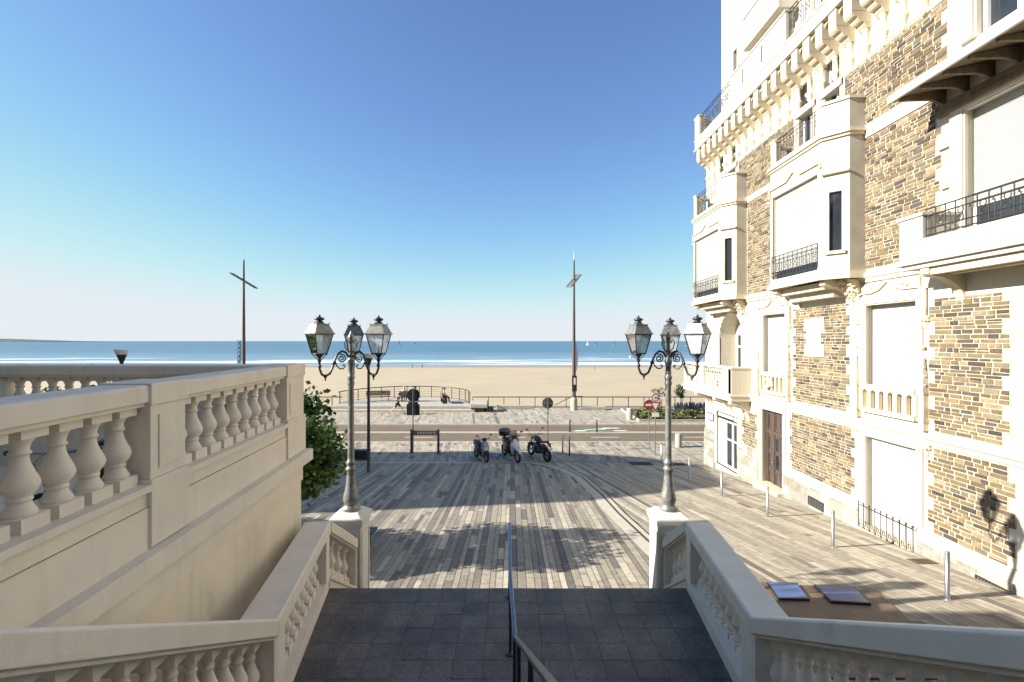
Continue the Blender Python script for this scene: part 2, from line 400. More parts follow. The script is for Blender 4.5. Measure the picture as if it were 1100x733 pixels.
planks('plaza_paving', 0, -17, 3.6, 5.2, 23.5, (.10, .19), (.4, 1.5), (.36, .44, .20), clamp=lambda X, Y: min(X, xb(Y)), seed=3, mix=.8)
planks('side_street_paving', -.17, 1.2, 16, 2.5, 23.86, (.11, .20), (.4, 1.3), (.64, .32, .04), clamp=lambda X, Y: min(max(X, xb(Y)+.62), 9.9), seed=5, mix=.8)
planks('street_edge_paving', -.10, -40, 22, 23.9, 28.7, (.12, .20), (.3, .8), (.72, .25, .03), clamp=None, seed=8, mix=.6)
planks('promenade_paving', -.10, -48, 48, 34.25, 42.6, (.13, .24), (.4, 1.1), (.82, .17, .01), seed=9, mix=.6, lift=.10)
# kerb band with its dark slot drain
kp = [(x, y) for y, x in KERB[2:]]; kp2 = [(3.45, 7.0), (4.0, 2.0)]
line = [(4.0, 2.0), (3.45, 7.0)]+[(x, y) for y, x in KERB[2:]]
def band(name, o0, o1, lift, m, h=.0):
    b = MB(); L = []
    for i, (x, y) in enumerate(line):
        p0 = Vector(line[max(i-1, 0)]); p1 = Vector(line[min(i+1, len(line)-1)]); d = (p1-p0).normalized(); nrm = Vector((d.y, -d.x))
        if i == len(line)-1: nrm = Vector((.25, 1)).normalized()
        L.append((Vector((x, y))+nrm*o0, Vector((x, y))+nrm*o1))
    for (a, c), (a2, c2) in zip(L, L[1:]):
        b.add([(a.x, a.y, slope_z(a.y)+lift), (c.x, c.y, slope_z(c.y)+lift), (c2.x, c2.y, slope_z(c2.y)+lift), (a2.x, a2.y, slope_z(a2.y)+lift)], [(0, 1, 2, 3)])
    struct(name, b, m)
band('kerb_band', -.01, .34, .006, 'kerb')
band('drain_channel', .34, .42, .003, 'slot')
band('kerb_band', .42, .56, .006, 'kerb')
band('drain_channel', .56, .60, .003, 'slot')
b = MB(); b.box(-17, .75, 23.5, 23.86, -.02, .012); struct('kerb_band', b, 'kerb')
# street: lane, pale divider, cycle lane, kerbs
b = MB(); b.add([(-200, 28.75, -.012), (200, 28.75, -.012), (200, 31.2, -.012), (-200, 31.2, -.012)], [(0, 1, 2, 3)]); struct('road', b, 'asphalt')
b = MB(); b.box(-200, 200, 31.2, 31.62, -.03, .05); struct('kerb_strip', b, 'kerb')
b = MB(); b.add([(-200, 31.62, -.012), (200, 31.62, -.012), (200, 34.05, -.012), (-200, 34.05, -.012)], [(0, 1, 2, 3)]); struct('cycle_path', b, 'asphalt')
b = MB(); b.box(-200, 200, 34.05, 34.25, -.03, .102); struct('kerb_strip', b, 'kerb')
b = MB(); b.box(-200, 200, 28.60, 28.75, -.03, .006); struct('kerb_strip', b, 'kerb')
b = MB(); b.box(-200, 200, 34.25, 43.2, -.02, .096); struct('promenade_base', b, 'paverbed')
# cycle-lane paint: green patch, white bicycle strokes and dashes
b = MB(); b.add([(4.6, 31.95, -.008), (6.9, 31.95, -.008), (6.9, 33.5, -.008), (4.6, 33.5, -.008)], [(0, 1, 2, 3)]); struct('road_marking', b, 'green')
b = MB()
for (xa, xb_, ya, yb_) in ((4.2, 5.0, 32.0, 32.35), (5.7, 6.5, 32.7, 33.0), (6.3, 7.5, 33.0, 33.3), (5.0, 5.6, 32.5, 32.7), (6.9, 7.8, 32.1, 32.35)):
    b.add([(xa, ya, -.004), (xb_, ya, -.004), (xb_+.25, yb_, -.004), (xa+.25, yb_, -.004)], [(0, 1, 2, 3)])
for k in range(-8, 9):
    b.add([(k*6-.9, 29.95, -.006), (k*6+.9, 29.95, -.006), (k*6+.9, 30.07, -.006), (k*6-.9, 30.07, -.006)], [(0, 1, 2, 3)])
struct('road_marking', b, 'roadwhite')
# beach, sea, headland
b = MB(); n = 60
xs = [-1400+2800*i/n for i in range(n+1)]; ys = [43.2, 50, 60, 80, 110, 140, 170, 190, 205, 220, 240, 300]
for y in ys:
    for x in xs: b.v.append((x, y, -2.6-(y-43)*.0136+.10*mnoise.noise((x*.03, y*.05, 0))*(1 if y < 190 else .2)))
for i in range(len(ys)-1):
    for j in range(n): b.f.append((i*(n+1)+j, i*(n+1)+j+1, (i+1)*(n+1)+j+1, (i+1)*(n+1)+j)); b.c.append(None); b.sm.append(True)
struct('beach', b, 'sand')
b = MB(); b.box(-1400, 1400, 42.9, 43.2, -4, .08); struct('sea_wall', b, 'concrete')
b = MB(); b.add([(-40000, 150, -5), (40000, 150, -5), (40000, 45000, -5), (-40000, 45000, -5)], [(0, 1, 2, 3)]); struct('sea', b, 'sea')
b = MB(); rnd = random.Random(4); N = 60; top = []
for i in range(N+1):
    t = i/N; x = -7200+2750*t; h = 92*(1-t)**.6*(1+.2*mnoise.noise((t*14, 1, 0)))+max(0, 6*mnoise.noise((t*30, 4, 0)))
    top.append((x, h-4))
for i in range(N):
    (x0, h0), (x1, h1) = top[i], top[i+1]
    b.add([(x0, 4300, -6), (x1, 4300, -6), (x1, 4500, h1), (x0, 4500, h0), (x0, 5600, -6), (x1, 5600, -6)], [(0, 1, 2, 3), (3, 2, 5, 4)])
struct('headland', b, 'hill')

# ------------------------------------------------------------------ balustrades
def baluster_mesh(h, s, name='baluster', ext=0.0):
    """square plinth, foot, ring, belly, slender neck, ring, cap, square abacus; ext lets both blocks run into a slope"""
    b = MB(); pl = .14*h; ab = .10*h; t = h-pl-ab
    b.box(-s, s, -s, s, -ext, pl); b.box(-s*.95, s*.95, -s*.95, s*.95, h-ab, h+ext)
    prof = [(.155, 0), (.165, .025), (.16, .05), (.135, .10), (.115, .15), (.105, .175), (.118, .185), (.124, .205), (.118, .225), (.108, .235),
            (.118, .255), (.160, .31), (.184, .37), (.187, .41), (.172, .47), (.140, .55), (.108, .63), (.090, .70), (.083, .755), (.086, .775),
            (.104, .785), (.110, .80), (.104, .815), (.090, .83), (.092, .88), (.105, .93), (.128, .965), (.135, 1.0)]
    k = s/.187*1.0
    b.lathe([(r*k, pl+z*t) for r, z in prof], n=20)
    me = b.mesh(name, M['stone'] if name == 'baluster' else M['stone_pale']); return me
def rail_prof(w, t): 
    a = w/2
    return [(-a, -t), (-a, -.018), (-a+.018, 0), (a-.018, 0), (a, -.018), (a, -t), (a-.03, -t-.004), (a-.03, -t-.035), (-a+.03, -t-.035), (-a+.03, -t-.004)]
def box_prof(w, z0, z1): return [(-w/2, z0), (-w/2, z1), (w/2, z1), (w/2, z0)]

# terrace: its front face runs along FACE(y); everything above is measured in photo metres
def tx(y, off=0): return -3.1-.084*(y-6.9)+off
TD = Vector((.084, -1, 0)).normalized(); TN = Vector((1, .084, 0)).normalized()      # along the face towards the viewer; outwards
def tp(y, out, z): p = Vector((tx(y), y, z))+TN*out; return p
Z_RAIL = 5.86; Z_LEDGE = 5.09; Z_FLOOR = 4.45
tw = thing('terrace_wall', 'high beige terrace wall with stone balustrade along the left of the steps', 'terrace wall', (-3.1, 6.9, 0))
b = MB()        # body of the raised terrace
b.prism([(tx(-6), -6), (tx(6.88)-.02, 6.88), (-34, 6.88), (-34, -6)], 'z', -.2, Z_FLOOR)
obj('retaining_wall', b, 'render', tw)
b = MB()
b.sweep(tp(6.9, -.15, 0), tp(-5, -.15, 0), box_prof(.30, Z_FLOOR-.3, Z_LEDGE-.05))
obj('parapet_wall', b, 'stone', tw)
b = MB()        # sill under the balusters, thin string, projecting cornice
b.sweep(tp(6.88, -.15, 0), tp(-5, -.15, 0), [(-.19, Z_LEDGE-.05), (-.19, Z_LEDGE), (.17, Z_LEDGE), (.185, Z_LEDGE-.012), (.185, Z_LEDGE-.045), (.165, Z_LEDGE-.06), (-.16, Z_LEDGE-.06)])
obj('sill', b, 'stone', tw)
b = MB(); b.sweep(tp(6.98, 0, 0), tp(-5, 0, 0), [(-.12, Z_FLOOR-.02), (-.12, Z_FLOOR+.14), (-.012, Z_FLOOR+.14), (-.012, 4.92), (-.02, 4.92), (0.004, 4.92), (.004, 4.62), (.085, 4.575), (.095, 4.56), (.095, 4.50), (.05, 4.47), (.03, 4.43)])
obj('cornice', b, 'stone', tw)
b = MB(); b.sweep(tp(6.9, -.17, Z_RAIL), tp(-5, -.17, Z_RAIL), rail_prof(.36, .135)); obj('handrail', b, 'stone', tw, .006)
def terrace_pier(y0, y1, m='stone'):
    b = MB(); y = (y0+y1)/2; hw = (y1-y0)/2
    def blk(o0, o1, z0, z1, g=0):
        b.hexa([tp(y-hw-g, o0, z0), tp(y+hw+g, o0, z0), tp(y+hw+g, o1, z0), tp(y-hw-g, o1, z0)], [tp(y-hw-g, o0, z1), tp(y+hw+g, o0, z1), tp(y+hw+g, o1, z1), tp(y-hw-g, o1, z1)])
    blk(-.33, .035, 4.60, Z_LEDGE+.03, .02); blk(-.33, .012, Z_LEDGE+.03, Z_RAIL-.16)
    blk(-.36, .030, Z_RAIL-.16, Z_RAIL+.012, .015)
    blk(0.012, .022, Z_LEDGE+.10, Z_RAIL-.24, -.09)             # raised field
    obj('pier', b, m, tw, .008)
for y0, y1 in ((6.28, 6.9), (3.62, 4.06), (1.2, 1.64)): terrace_pier(y0, y1)
me_t = baluster_mesh(Z_RAIL-.17-Z_LEDGE, .092)
TR = math.atan2(-.084, 1)
for a, c, n in ((4.06, 6.28, 9), (1.64, 3.62, 8), (-.6, 1.2, 7)):
    for k in range(n):
        y = a+(c-a)*(k+.5)/n; p = tp(y, -.15, Z_LEDGE); inst('baluster', me_t, tw, p, math.atan(.084))
# the far edge of the terrace, facing the sea
fb = thing('terrace_balustrade', 'grey shaded stone balustrade on the sea side of the terrace', 'balustrade', (-7.0, 6.7, Z_FLOOR))
b = MB(); b.box(-33, -3.44, 6.54, 6.86, Z_FLOOR, Z_LEDGE); obj('parapet_wall', b, 'stone', fb)
b = MB(); b.sweep((-33, 6.70, Z_RAIL), (-3.47, 6.70, Z_RAIL), rail_prof(.36, .135)); obj('handrail', b, 'stone', fb, .006)
b = MB(); b.box(-7.66, -7.22, 6.53, 6.87, Z_LEDGE, Z_RAIL-.17); b.box(-7.69, -7.19, 6.50, 6.90, Z_RAIL-.17, Z_RAIL+.012); obj('pier', b, 'stone', fb, .008)
for k in range(16): inst('baluster', me_t, fb, (-7.08+.235*k, 6.7, Z_LEDGE))
for k in range(10): inst('baluster', me_t, fb, (-7.80-.235*k, 6.7, Z_LEDGE))

# ------------------------------------------------------------------ steps
Z_L = 2.6; YL = 6.78; TOP = Z_FLOOR
st = thing('staircase', 'wide dark granite staircase with a tiled landing leading down to the square', 'staircase', (0, 5.6, Z_L))
def half(y, sgn): return (2.62-.186*(6.72-y) if sgn < 0 else 2.5-.108*(6.72-y))    # inner face of the side balustrades
b = MB(); b.prism([(-3.0, 4.2), (3.0, 4.2), (3.0, YL), (-3.0, YL)], 'z', 1.2, Z_L-.012); obj('landing_slab', b, 'joint', st)
b = MB(); rnd = random.Random(11); y = YL; first = True
while y > 3.9:
    d = .36 if first else .292; x = -3.0+(.0)
    while x < 3.0:
        k = rnd.uniform(.85, 1.16); c = (.135*k, .118*k, .102*k); g = .0016
        b.box(x+g, x+.335-g, y-d+g, y-(0 if first else g), Z_L-.03, Z_L+rnd.uniform(-.0015, .0015), c); x += .335
    y -= d; first = False
obj('landing_tiles', b, 'granite', st, .002)
def flight(name, y0, z0, n, rise, tread, sgn):        # sgn +1 goes down away from the viewer, -1 goes up towards the viewer
    b = MB(); rnd = random.Random(5)
    for i in range(n):
        if sgn > 0:
            ya, yb_ = y0+tread*i, y0+tread*(i+1); z = z0-rise*(i+1)
        else:
            ya, yb_ = y0-tread*(i+1), y0-tread*i; z = z0+rise*(i+1)
        x = -3.0
        while x < 3.0:
            k = rnd.uniform(.85, 1.15); b.box(x+.003, x+.997, ya, yb_-.003, z-rise-.9, z, (.098*k, .1*k, .104*k)); x += 1.0
    obj(name, b, 'granite', st, .004)
flight('lower_flight', YL+.004, Z_L, 7, .172, .27, 1)
flight('upper_flight', 4.19, Z_L, 11, .168, .29, -1)
b = MB(); b.box(-3.0, 3.0, -6, .99, 2, Z_FLOOR-.002); obj('top_landing', b, 'granite', st)

SL = .58
me_s = baluster_mesh(.60, .078); me_s2 = baluster_mesh(.60, .078, ext=.055)
me_p = baluster_mesh(.60, .078, 'pale_baluster'); me_p2 = baluster_mesh(.60, .078, 'pale_baluster', ext=.06)
for me in (me_p, me_p2): me.name = 'baluster'
W = .37
def stair_balustrade(label, sgn, A, B, zA, zB, n, stone, me, posts=((0, .2), (1, .2)), base=.5, trim=(0, 0)):
    """A, B: inner top edges on plan; zA, zB: rail top heights"""
    A = Vector((*A, 0)); B = Vector((*B, 0)); d = (B-A).normalized(); out = Vector((d.y, -d.x, 0))
    if out.x*sgn < 0: out = -out
    ca, cb = A+out*(W/2), B+out*(W/2); L = (B-A).length; s = (zB-zA)/L
    r = thing('stair_balustrade', label, 'balustrade', (ca.x, ca.y, zA-1))
    ca.z, cb.z = zA, zB
    b = MB(); b.sweep(ca, cb, rail_prof(W, .165)); obj('handrail', b, stone, r, .006)
    b = MB(); b.sweep(ca, cb, [(-.155, -1.0-base), (-.155, -.86), (-.175, -.85), (-.175, -.80), (.175, -.80), (.175, -.85), (.155, -.86), (.155, -1.0-base)]); obj('stringer', b, stone, r, .006)
    for t, wd in posts:
        b = MB(); c = A+(B-A)*t+out*(W/2); z = zA+(zB-zA)*t
        q = d*wd*(1 if t == 0 else -1); h0 = out*.165
        p = [c-h0, c+h0, c+q+h0, c+q-h0]; z2 = z+s*wd*(1 if t == 0 else -1)
        zz = [z, z, z2, z2]
        b.hexa([(v.x, v.y, e-.80) for v, e in zip(p, zz)], [(v.x, v.y, e-.19) for v, e in zip(p, zz)])
        # sunk field on the inner face
        m0 = c+q*.22-out*.167; m1 = c+q*.78-out*.167
        obj('post', b, stone, r, .006)
    t0 = (posts[0][1] if posts and posts[0][0] == 0 else 0)/L; t1 = 1-(posts[-1][1] if posts and posts[-1][0] == 1 else 0)/L
    for k in range(n):
        t = t0+(t1-t0)*(k+.5)/n; c = ca+(cb-ca)*t
        inst('baluster', me, r, (c.x, c.y, c.z-.80), math.atan2(d.y, d.x))
    return r
stair_balustrade('warm beige stone balustrade beside the landing, against the terrace wall', -1, (-2.62, 6.74), (-2.18, 4.36), 3.6, 3.6, 9, 'stone', me_s, posts=((0, .22), (1, .26)))
stair_balustrade('beige stone balustrade rising towards the viewer below the terrace wall', -1, (-2.18, 4.36), (-1.97, .9), 3.6, 3.6+SL*3.46, 16, 'stone', me_s2, posts=((0, .06),))
stair_balustrade('short sloping beige balustrade running down to the lamp pedestal nearest the terrace', -1, (-2.62, 6.76), (-2.52, 7.62), 3.59, 3.59-.62, 4, 'stone', me_s2, posts=((1, .04),), base=1.2)
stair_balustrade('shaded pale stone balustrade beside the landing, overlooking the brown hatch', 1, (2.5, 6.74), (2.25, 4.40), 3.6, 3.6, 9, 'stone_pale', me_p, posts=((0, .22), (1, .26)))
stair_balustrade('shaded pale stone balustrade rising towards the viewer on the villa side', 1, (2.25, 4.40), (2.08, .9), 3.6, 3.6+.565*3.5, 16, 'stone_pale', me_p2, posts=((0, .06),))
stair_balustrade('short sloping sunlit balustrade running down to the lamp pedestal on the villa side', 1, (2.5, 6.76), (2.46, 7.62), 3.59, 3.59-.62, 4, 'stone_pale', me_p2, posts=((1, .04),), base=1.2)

# ------------------------------------------------------------------ metal handrail down the middle
hr = thing('stair_handrail', 'slim metal handrail down the middle of the dark steps', 'handrail', (0, 5, Z_L))
zr = EYE-2.7
b = MB()
def flat(bm_, pts, w, h):
    for p, q in zip(pts, pts[1:]): bm_.sweep(p, q, [(-w/2, -h), (-w/2, -.006), (-w/2+.006, 0), (w/2-.006, 0), (w/2, -.006), (w/2, -h)])
flat(b, [(-.035, 6.92, zr), (-.02, 5.35, zr), (.026, 4.28, zr)], .042, .03)
flat(b, [(.026, 4.28, zr), (.16, 1.9, zr+1.32), (.20, .9, zr+1.86)], .042, .03)
flat(b, [(-.035, 6.92, zr), (-.05, 8.1, zr-.84)], .042, .03)
obj('rail', b, 'railblue', hr, .004)
for (x, y, z0, z1) in ((-.035, 6.53, Z_L, zr-.03), (-.02, 5.35, Z_L, zr-.03), (.024, 4.36, Z_L, zr-.03), (.055, 3.75, Z_L+.24, zr+.26), (.11, 2.75, 3.36, zr+.82)):
    b = MB(); b.tube([(x, y, z0), (x, y, z1)], .017, 10); b.lathe([(.055, 0), (.055, .012), (.03, .02), (.02, .03)], (x, y, z0), 16)
    obj('post', b, 'darksteel', hr)
# ------------------------------------------------------------------ villa
VX = 9.7
VR = (4.0, 23.2)
villa = thing('seaside_villa', 'tall cream and rubble stone seaside villa with bay windows and white shutters', 'villa', (VX, 14, .6))
def face(b, O, u, n, u0, u1, z0, z1, holes, depth=.28, close=False):
    """vertical wall face with rectangular holes and their reveals. O origin, u along, n outward"""
    us = sorted({u0, u1, *[h[0] for h in holes], *[h[1] for h in holes]}); zs = sorted({z0, z1, *[h[2] for h in holes], *[h[3] for h in holes]})
    us = [a for a in us if u0 <= a <= u1]; zs = [a for a in zs if z0 <= a <= z1]
    P = lambda a, z, d=0: (O[0]+u[0]*a-n[0]*d, O[1]+u[1]*a-n[1]*d, z)
    for a, a2 in zip(us, us[1:]):
        for z, z2 in zip(zs, zs[1:]):
            m, k = (a+a2)/2, (z+z2)/2
            if any(h[0] < m < h[1] and h[2] < k < h[3] for h in holes): continue
            b.add([P(a, z), P(a2, z), P(a2, z2), P(a, z2)], [(0, 1, 2, 3)])
    for h in holes:
        a, a2, z, z2 = h[:4]; d = h[4] if len(h) > 4 else depth
        for p, q in (((a, z), (a2, z)), ((a2, z), (a2, z2)), ((a2, z2), (a, z2)), ((a, z2), (a, z))):
            b.add([P(*p), P(*q), P(*q, d), P(*p, d)], [(0, 1, 2, 3)])
        if close: b.add([P(a, z, d), P(a2, z, d), P(a2, z2, d), P(a, z2, d)], [(0, 1, 2, 3)])
U = (0, 1); NW = (-1, 0)
SHOP = (19.95, 22.1, .42, 2.95); DOOR = (16.62, 18.08, .5, 3.62); GSH = (11.12, 12.80, 1.16, 3.64)
ARCH = (19.5, 21.7, 4.0, 6.35); W1 = (16.46, 18.0, 4.25, 7.22); W2 = (11.12, 12.78, 4.3, 7.20)
W3 = (7.55, 9.98, 8.3, 11.15); W4 = (8.1, 9.72, 12.55, 15.0)
TW = [(14.95, 15.75, 12.3, 14.75), (13.72, 14.45, 12.3, 14.75), (20.1, 20.75, 12.3, 14.75), (21.1, 21.75, 12.3, 14.75)]
b = MB()
face(b, (VX, 0), U, NW, VR[0], VR[1], -.3, 16.0, [SHOP, DOOR, GSH, (ARCH[0], ARCH[1], ARCH[2], 7.45, .75), W1, W2, W3, W4]+TW)
# arch spandrels: two corner pieces filling the square head of the loggia opening
ym = (ARCH[0]+ARCH[1])/2; ra = (ARCH[1]-ARCH[0])/2
for sg in (-1, 1):
    pts = [(ym+sg*ra*math.cos(R(a)), ARCH[3]+ra*math.sin(R(a))) for a in range(0, 91, 9)]+[(ym+sg*ra*.0, 7.46), (ym+sg*(ra+.01), 7.46), (ym+sg*(ra+.01), ARCH[3])]
    b.prism(pts, 'x', VX+.001, VX+.74)
b.add([(VX, VR[1], -.3), (24, VR[1], -.3), (24, VR[1], 16), (VX, VR[1], 16)], [(0, 1, 2, 3)])
b.add([(VX, VR[0], -.3), (24, VR[0], -.3), (24, VR[0], 16), (VX, VR[0], 16)], [(0, 1, 2, 3)])
b.add([(24, VR[0], -.3), (24, VR[1], -.3), (24, VR[1], 16), (24, VR[0], 16)], [(0, 1, 2, 3)])
b.add([(VX, VR[0], 16), (24, VR[0], 16), (24, VR[1], 16), (VX, VR[1], 16)], [(0, 1, 2, 3)])
obj('wall', b, 'cream', villa)

PAL = [(.36, .27, .13), (.40, .305, .155), (.31, .23, .115), (.43, .335, .18), (.24, .18, .10), (.165, .13, .085), (.125, .105, .08), (.33, .235, .105), (.46, .365, .205), (.26, .22, .15), (.39, .29, .14)]
def stones(b, y0, y1, z0, z1, rnd, x, hr=(.07, .115), wr=(.13, .40), skip=None, pal=PAL, jit=.012, gap=.014, wt=None):
    z = z0
    while z < z1-.03:
        h = rnd.uniform(*hr)
        if z+h > z1-.03: h = z1-z
        y = y0(z+h/2) if callable(y0) else y0; ye = y1(z+h/2) if callable(y1) else y1
        while y < ye-.02:
            wd = rnd.uniform(*wr)
            if y+wd > ye-.08: wd = ye-y
            # a stone: sometimes split into two thinner ones
            cells = [(y, y+wd, z, z+h)]
            if wd > .25 and h > .11 and rnd.random() < .22: cells = [(y, y+wd, z, z+h*.5), (y, y+wd, z+h*.5, z+h)]
            for (a, a2, c, c2) in cells:
                if skip and skip(((a+a2)/2), (c+c2)/2): continue
                k = rnd.uniform(.32, .58); col = rnd.choices(pal, wt)[0]; gy = sum(col)/3; col = tuple(v*k*t for v, t in zip(col, (1.0, .985, 1.10)))
                g = gap*rnd.uniform(.6, 1.2); j = lambda: rnd.uniform(-jit, jit)*.6
                d = rnd.uniform(.008, .020)
                lo = [(x+.02, a+g*.4, c+g*.4), (x+.02, a2-g*.4, c+g*.4), (x+.02, a2-g*.4, c2-g*.4), (x+.02, a+g*.4, c2-g*.4)]
                cham = min(.02, (a2-a)*.2)
                hi = [(x-d, a+g+cham*.5+j(), c+g+j()), (x-d, a2-g-cham*.5+j(), c+g+j()), (x-d, a2-g-cham*.5+j(), c2-g+j()), (x-d, a+g+cham*.5+j(), c2-g+j())]
                b.hexa(lo, hi, col)
            y += wd
        z += h
def tooth(y, s, per=.58, dep=.14):       # quoined edge: alternate long and short
    return lambda z: y+s*(dep if (z % per) < per/2 else 0)
def panel(y0, y1, z0, z1, seed, skip=None, name='rubble_panel', teeth=(True, True)):
    rnd = random.Random(seed); f0 = tooth(y0, 1) if teeth[0] else (lambda z: y0); f1 = tooth(y1, -1) if teeth[1] else (lambda z: y1)
    mb = MB(); per = .29; z = z0
    ks = sorted({z0, z1}|{k*per for k in range(int(z0/per), int(z1/per)+2) if z0 < k*per < z1})
    for a, c in zip(ks, ks[1:]):
        m = (a+c)/2; mb.box(VX-.012, VX+.05, f0(m), f1(m), a, c)
    p = obj(name, mb, 'mortar', villa)
    sb = MB(); stones(sb, f0, f1, z0+.01, z1-.01, rnd, VX-.012, skip=skip); obj('stones', sb, 'rubble', p)
    return p
panel(13.15, 16.25, 1.78, 3.74, 1)
panel(8.95, 10.85, 1.78, 3.76, 2)
panel(5.2, 8.72, 1.78, 3.76, 22)
panel(18.4, 19.6, 1.9, 3.3, 3)
cross = lambda y, z: 5.78 < z < 6.86 and 14.5 < y < 15.3
panel(13.35, 16.05, 4.14, 7.30, 4, skip=cross)
panel(9.05, 10.82, 4.12, 7.18, 5)
panel(5.4, 8.8, 4.12, 7.0, 55)
panel(10.5, 12.85, 8.16, 11.72, 6, teeth=(True, False))
panel(16.75, 19.15, 8.1, 11.85, 7, teeth=(False, False))
panel(10.35, 13.55, 12.12, 13.86, 8, teeth=(True, False))
panel(16.0, 19.9, 12.12, 13.86, 9, teeth=(False, False))
b = MB(); b.box(VX-.05, VX+.04, 14.42, 15.38, 5.70, 6.10); b.box(VX-.05, VX+.04, 14.42, 15.38, 6.52, 6.92); b.box(VX-.053, VX+.04, 14.56, 15.24, 6.08, 6.54); obj('stone_plaque', b, 'cream', villa, .006)
# plinth: dressed blocks under a sloping cap, broken at the openings
rnd = random.Random(31)
APAL = [(.66, .61, .46), (.73, .67, .50), (.58, .55, .42), (.63, .57, .41), (.52, .49, .39)]
def plinth(y0, y1, zt=1.52, upper=False):
    sb = MB(); pm = MB()
    pm.box(VX-.10, VX+.05, y0, y1, -.3, zt); stones(sb, y0+.004, y1-.004, -.1, zt-.005, rnd, VX-.10, hr=(.24, .34), wr=(.35, .75), pal=APAL, gap=.008, jit=.004)
    if upper:
        pm.box(VX-.08, VX+.05, y0, y1, zt, 1.9); stones(sb, y0+.004, y1-.004, zt+.01, 1.9, rnd, VX-.08, hr=(.17, .19), wr=(.3, .6), pal=APAL, gap=.008, jit=.004)
    pl = obj('plinth', pm, 'mortar', villa); obj('stones', sb, 'ashlar', pl)
for y0, y1, up in ((4.2, 11.05, 0), (12.92, 16.5, 0), (18.2, 19.85, 1), (22.2, 23.28, 1)): plinth(y0, y1, upper=up)
pm = MB(); pm.box(VX-.10, VX+.05, 11.05, 12.92, -.3, 1.10); obj('plinth', pm, 'mortar', villa)
for y0, y1 in ((4.2, 11.05), (12.92, 16.5)):
    b = MB(); b.prism([(VX-.125, 1.50), (VX-.125, 1.56), (VX-.02, 1.79), (VX+.04, 1.79), (VX+.04, 1.50)], 'y', y0, y1); obj('plinth_cap', b, 'plinthcap', villa, .008)
for y, z, wd in ((14.3, .93, .75), (9.0, 1.10, .62)):
    b = MB(); b.box(VX-.135, VX-.09, y, y+wd, z, z+.28)
    v = obj('cellar_vent', b, 'iron', villa)
    g = MB()
    for k in range(9): g.box(VX-.15, VX-.13, y+.03+k*(wd-.06)/9, y+.055+k*(wd-.06)/9, z+.02, z+.26)
    obj('grille', g, 'steel', v)
# string courses
b = MB()
def ledge(b, y0, y1, z0, z1, out, x=VX): b.prism([(x+.05, z0), (x-out*.45, z0), (x-out*.55, z0+(z1-z0)*.35), (x-out, z0+(z1-z0)*.55), (x-out, z1-.02), (x-out+.02, z1), (x+.05, z1)], 'y', y0, y1)
ledge(b, 4, 18.85, 3.80, 4.06, .13); obj('string_course', b, 'cream', villa, .004)
b = MB(); ledge(b, 4, 23.25, 7.80, 8.04, .12); obj('string_course', b, 'cream', villa, .004)
b = MB(); b.box(VX-.05, VX+.05, 10.75, 12.8, 11.74, 12.08); obj('string_course', b, 'cream', villa, .004)
b = MB(); b.box(VX-.05, VX+.05, 16.7, 19.2, 11.87, 12.12); obj('string_course', b, 'cream', villa, .004)
b = MB(); ledge(b, 10.3, 13.6, 13.87, 13.98, .06); obj('string_course', b, 'cream', villa, .004)
b = MB(); ledge(b, 16, 19.9, 13.87, 13.98, .06); obj('string_course', b, 'cream', villa, .004)
b = MB()        # corner quoins
for k in range(9): b.box(VX-.045, VX+.3, 22.75-(.18 if k % 2 else 0), 23.24, 1.95+k*.42, 2.345+k*.42)
obj('quoins', b, 'cream', villa, .008)

# ---- openings
def shutter_mesh(O, u, n, w_, z0, z1, slat=.052):
    b = MB(); N = max(2, int((z1-z0)/slat)); s = (z1-z0)/N
    for i in range(N):
        z = z0+i*s
        pr = [(-.010, 0), (.012, .012), (.010, s-.014), (-.010, s-.006), (-.010, s)]
        for (d, a), (d2, a2) in zip(pr, pr[1:]):
            b.add([(O[0]+n[0]*d, O[1]+n[1]*d, z+a), (O[0]+u[0]*w_+n[0]*d, O[1]+u[1]*w_+n[1]*d, z+a), (O[0]+u[0]*w_+n[0]*d2, O[1]+u[1]*w_+n[1]*d2, z+a2), (O[0]+n[0]*d2, O[1]+n[1]*d2, z+a2)], [(0, 1, 2, 3)])
    return b
def surround(y0, y1, z0, z1, wd=.17, out=.06, x=VX, head=True, foot=False):
    b = MB()
    b.box(x-out, x+.06, y0-wd, y0, z0, z1); b.box(x-out, x+.06, y1, y1+wd, z0, z1)
    b.box(x-out-.004, x+.06, y0-wd-.004, y1+wd+.004, z1, z1+wd)
    b.box(x-out*.45, x+.05, y0-.002, y0+.035, z0, z1-.035); b.box(x-out*.45, x+.05, y1-.035, y1+.002, z0, z1-.035); b.box(x-out*.45, x+.05, y0, y1, z1-.035, z1+.002)
    if foot: b.box(x-out-.05, x+.06, y0-wd, y1+wd, z0-.10, z0)
    return b
def shuttered(h, zb, name='shuttered_window', glass=False, foot=False, sl=.052, x=VX):
    y0, y1, z0, z1 = h[:4]
    wn = obj(name, surround(y0, y1, z0, z1, foot=foot, x=x), 'cream', villa, .006)
    obj('shutter', shutter_mesh((x+.2, y0), U, NW, y1-y0, zb, z1+.03, sl), 'shutter', wn)
    if zb > z0+.05:
        b = MB(); b.box(x+.22, x+.24, y0, y1, z0, zb+.02); obj('pane', b, 'glassdark', wn)
        b = MB()
        for k in range(3): b.box(x+.18, x+.218, y0+(y1-y0-.08)*k/2, y0+(y1-y0-.08)*k/2+.08, z0, zb)
        b.box(x+.18, x+.218, y0, y1, z0, z0+.09); obj('frame', b, 'whitewood', wn)
    return wn
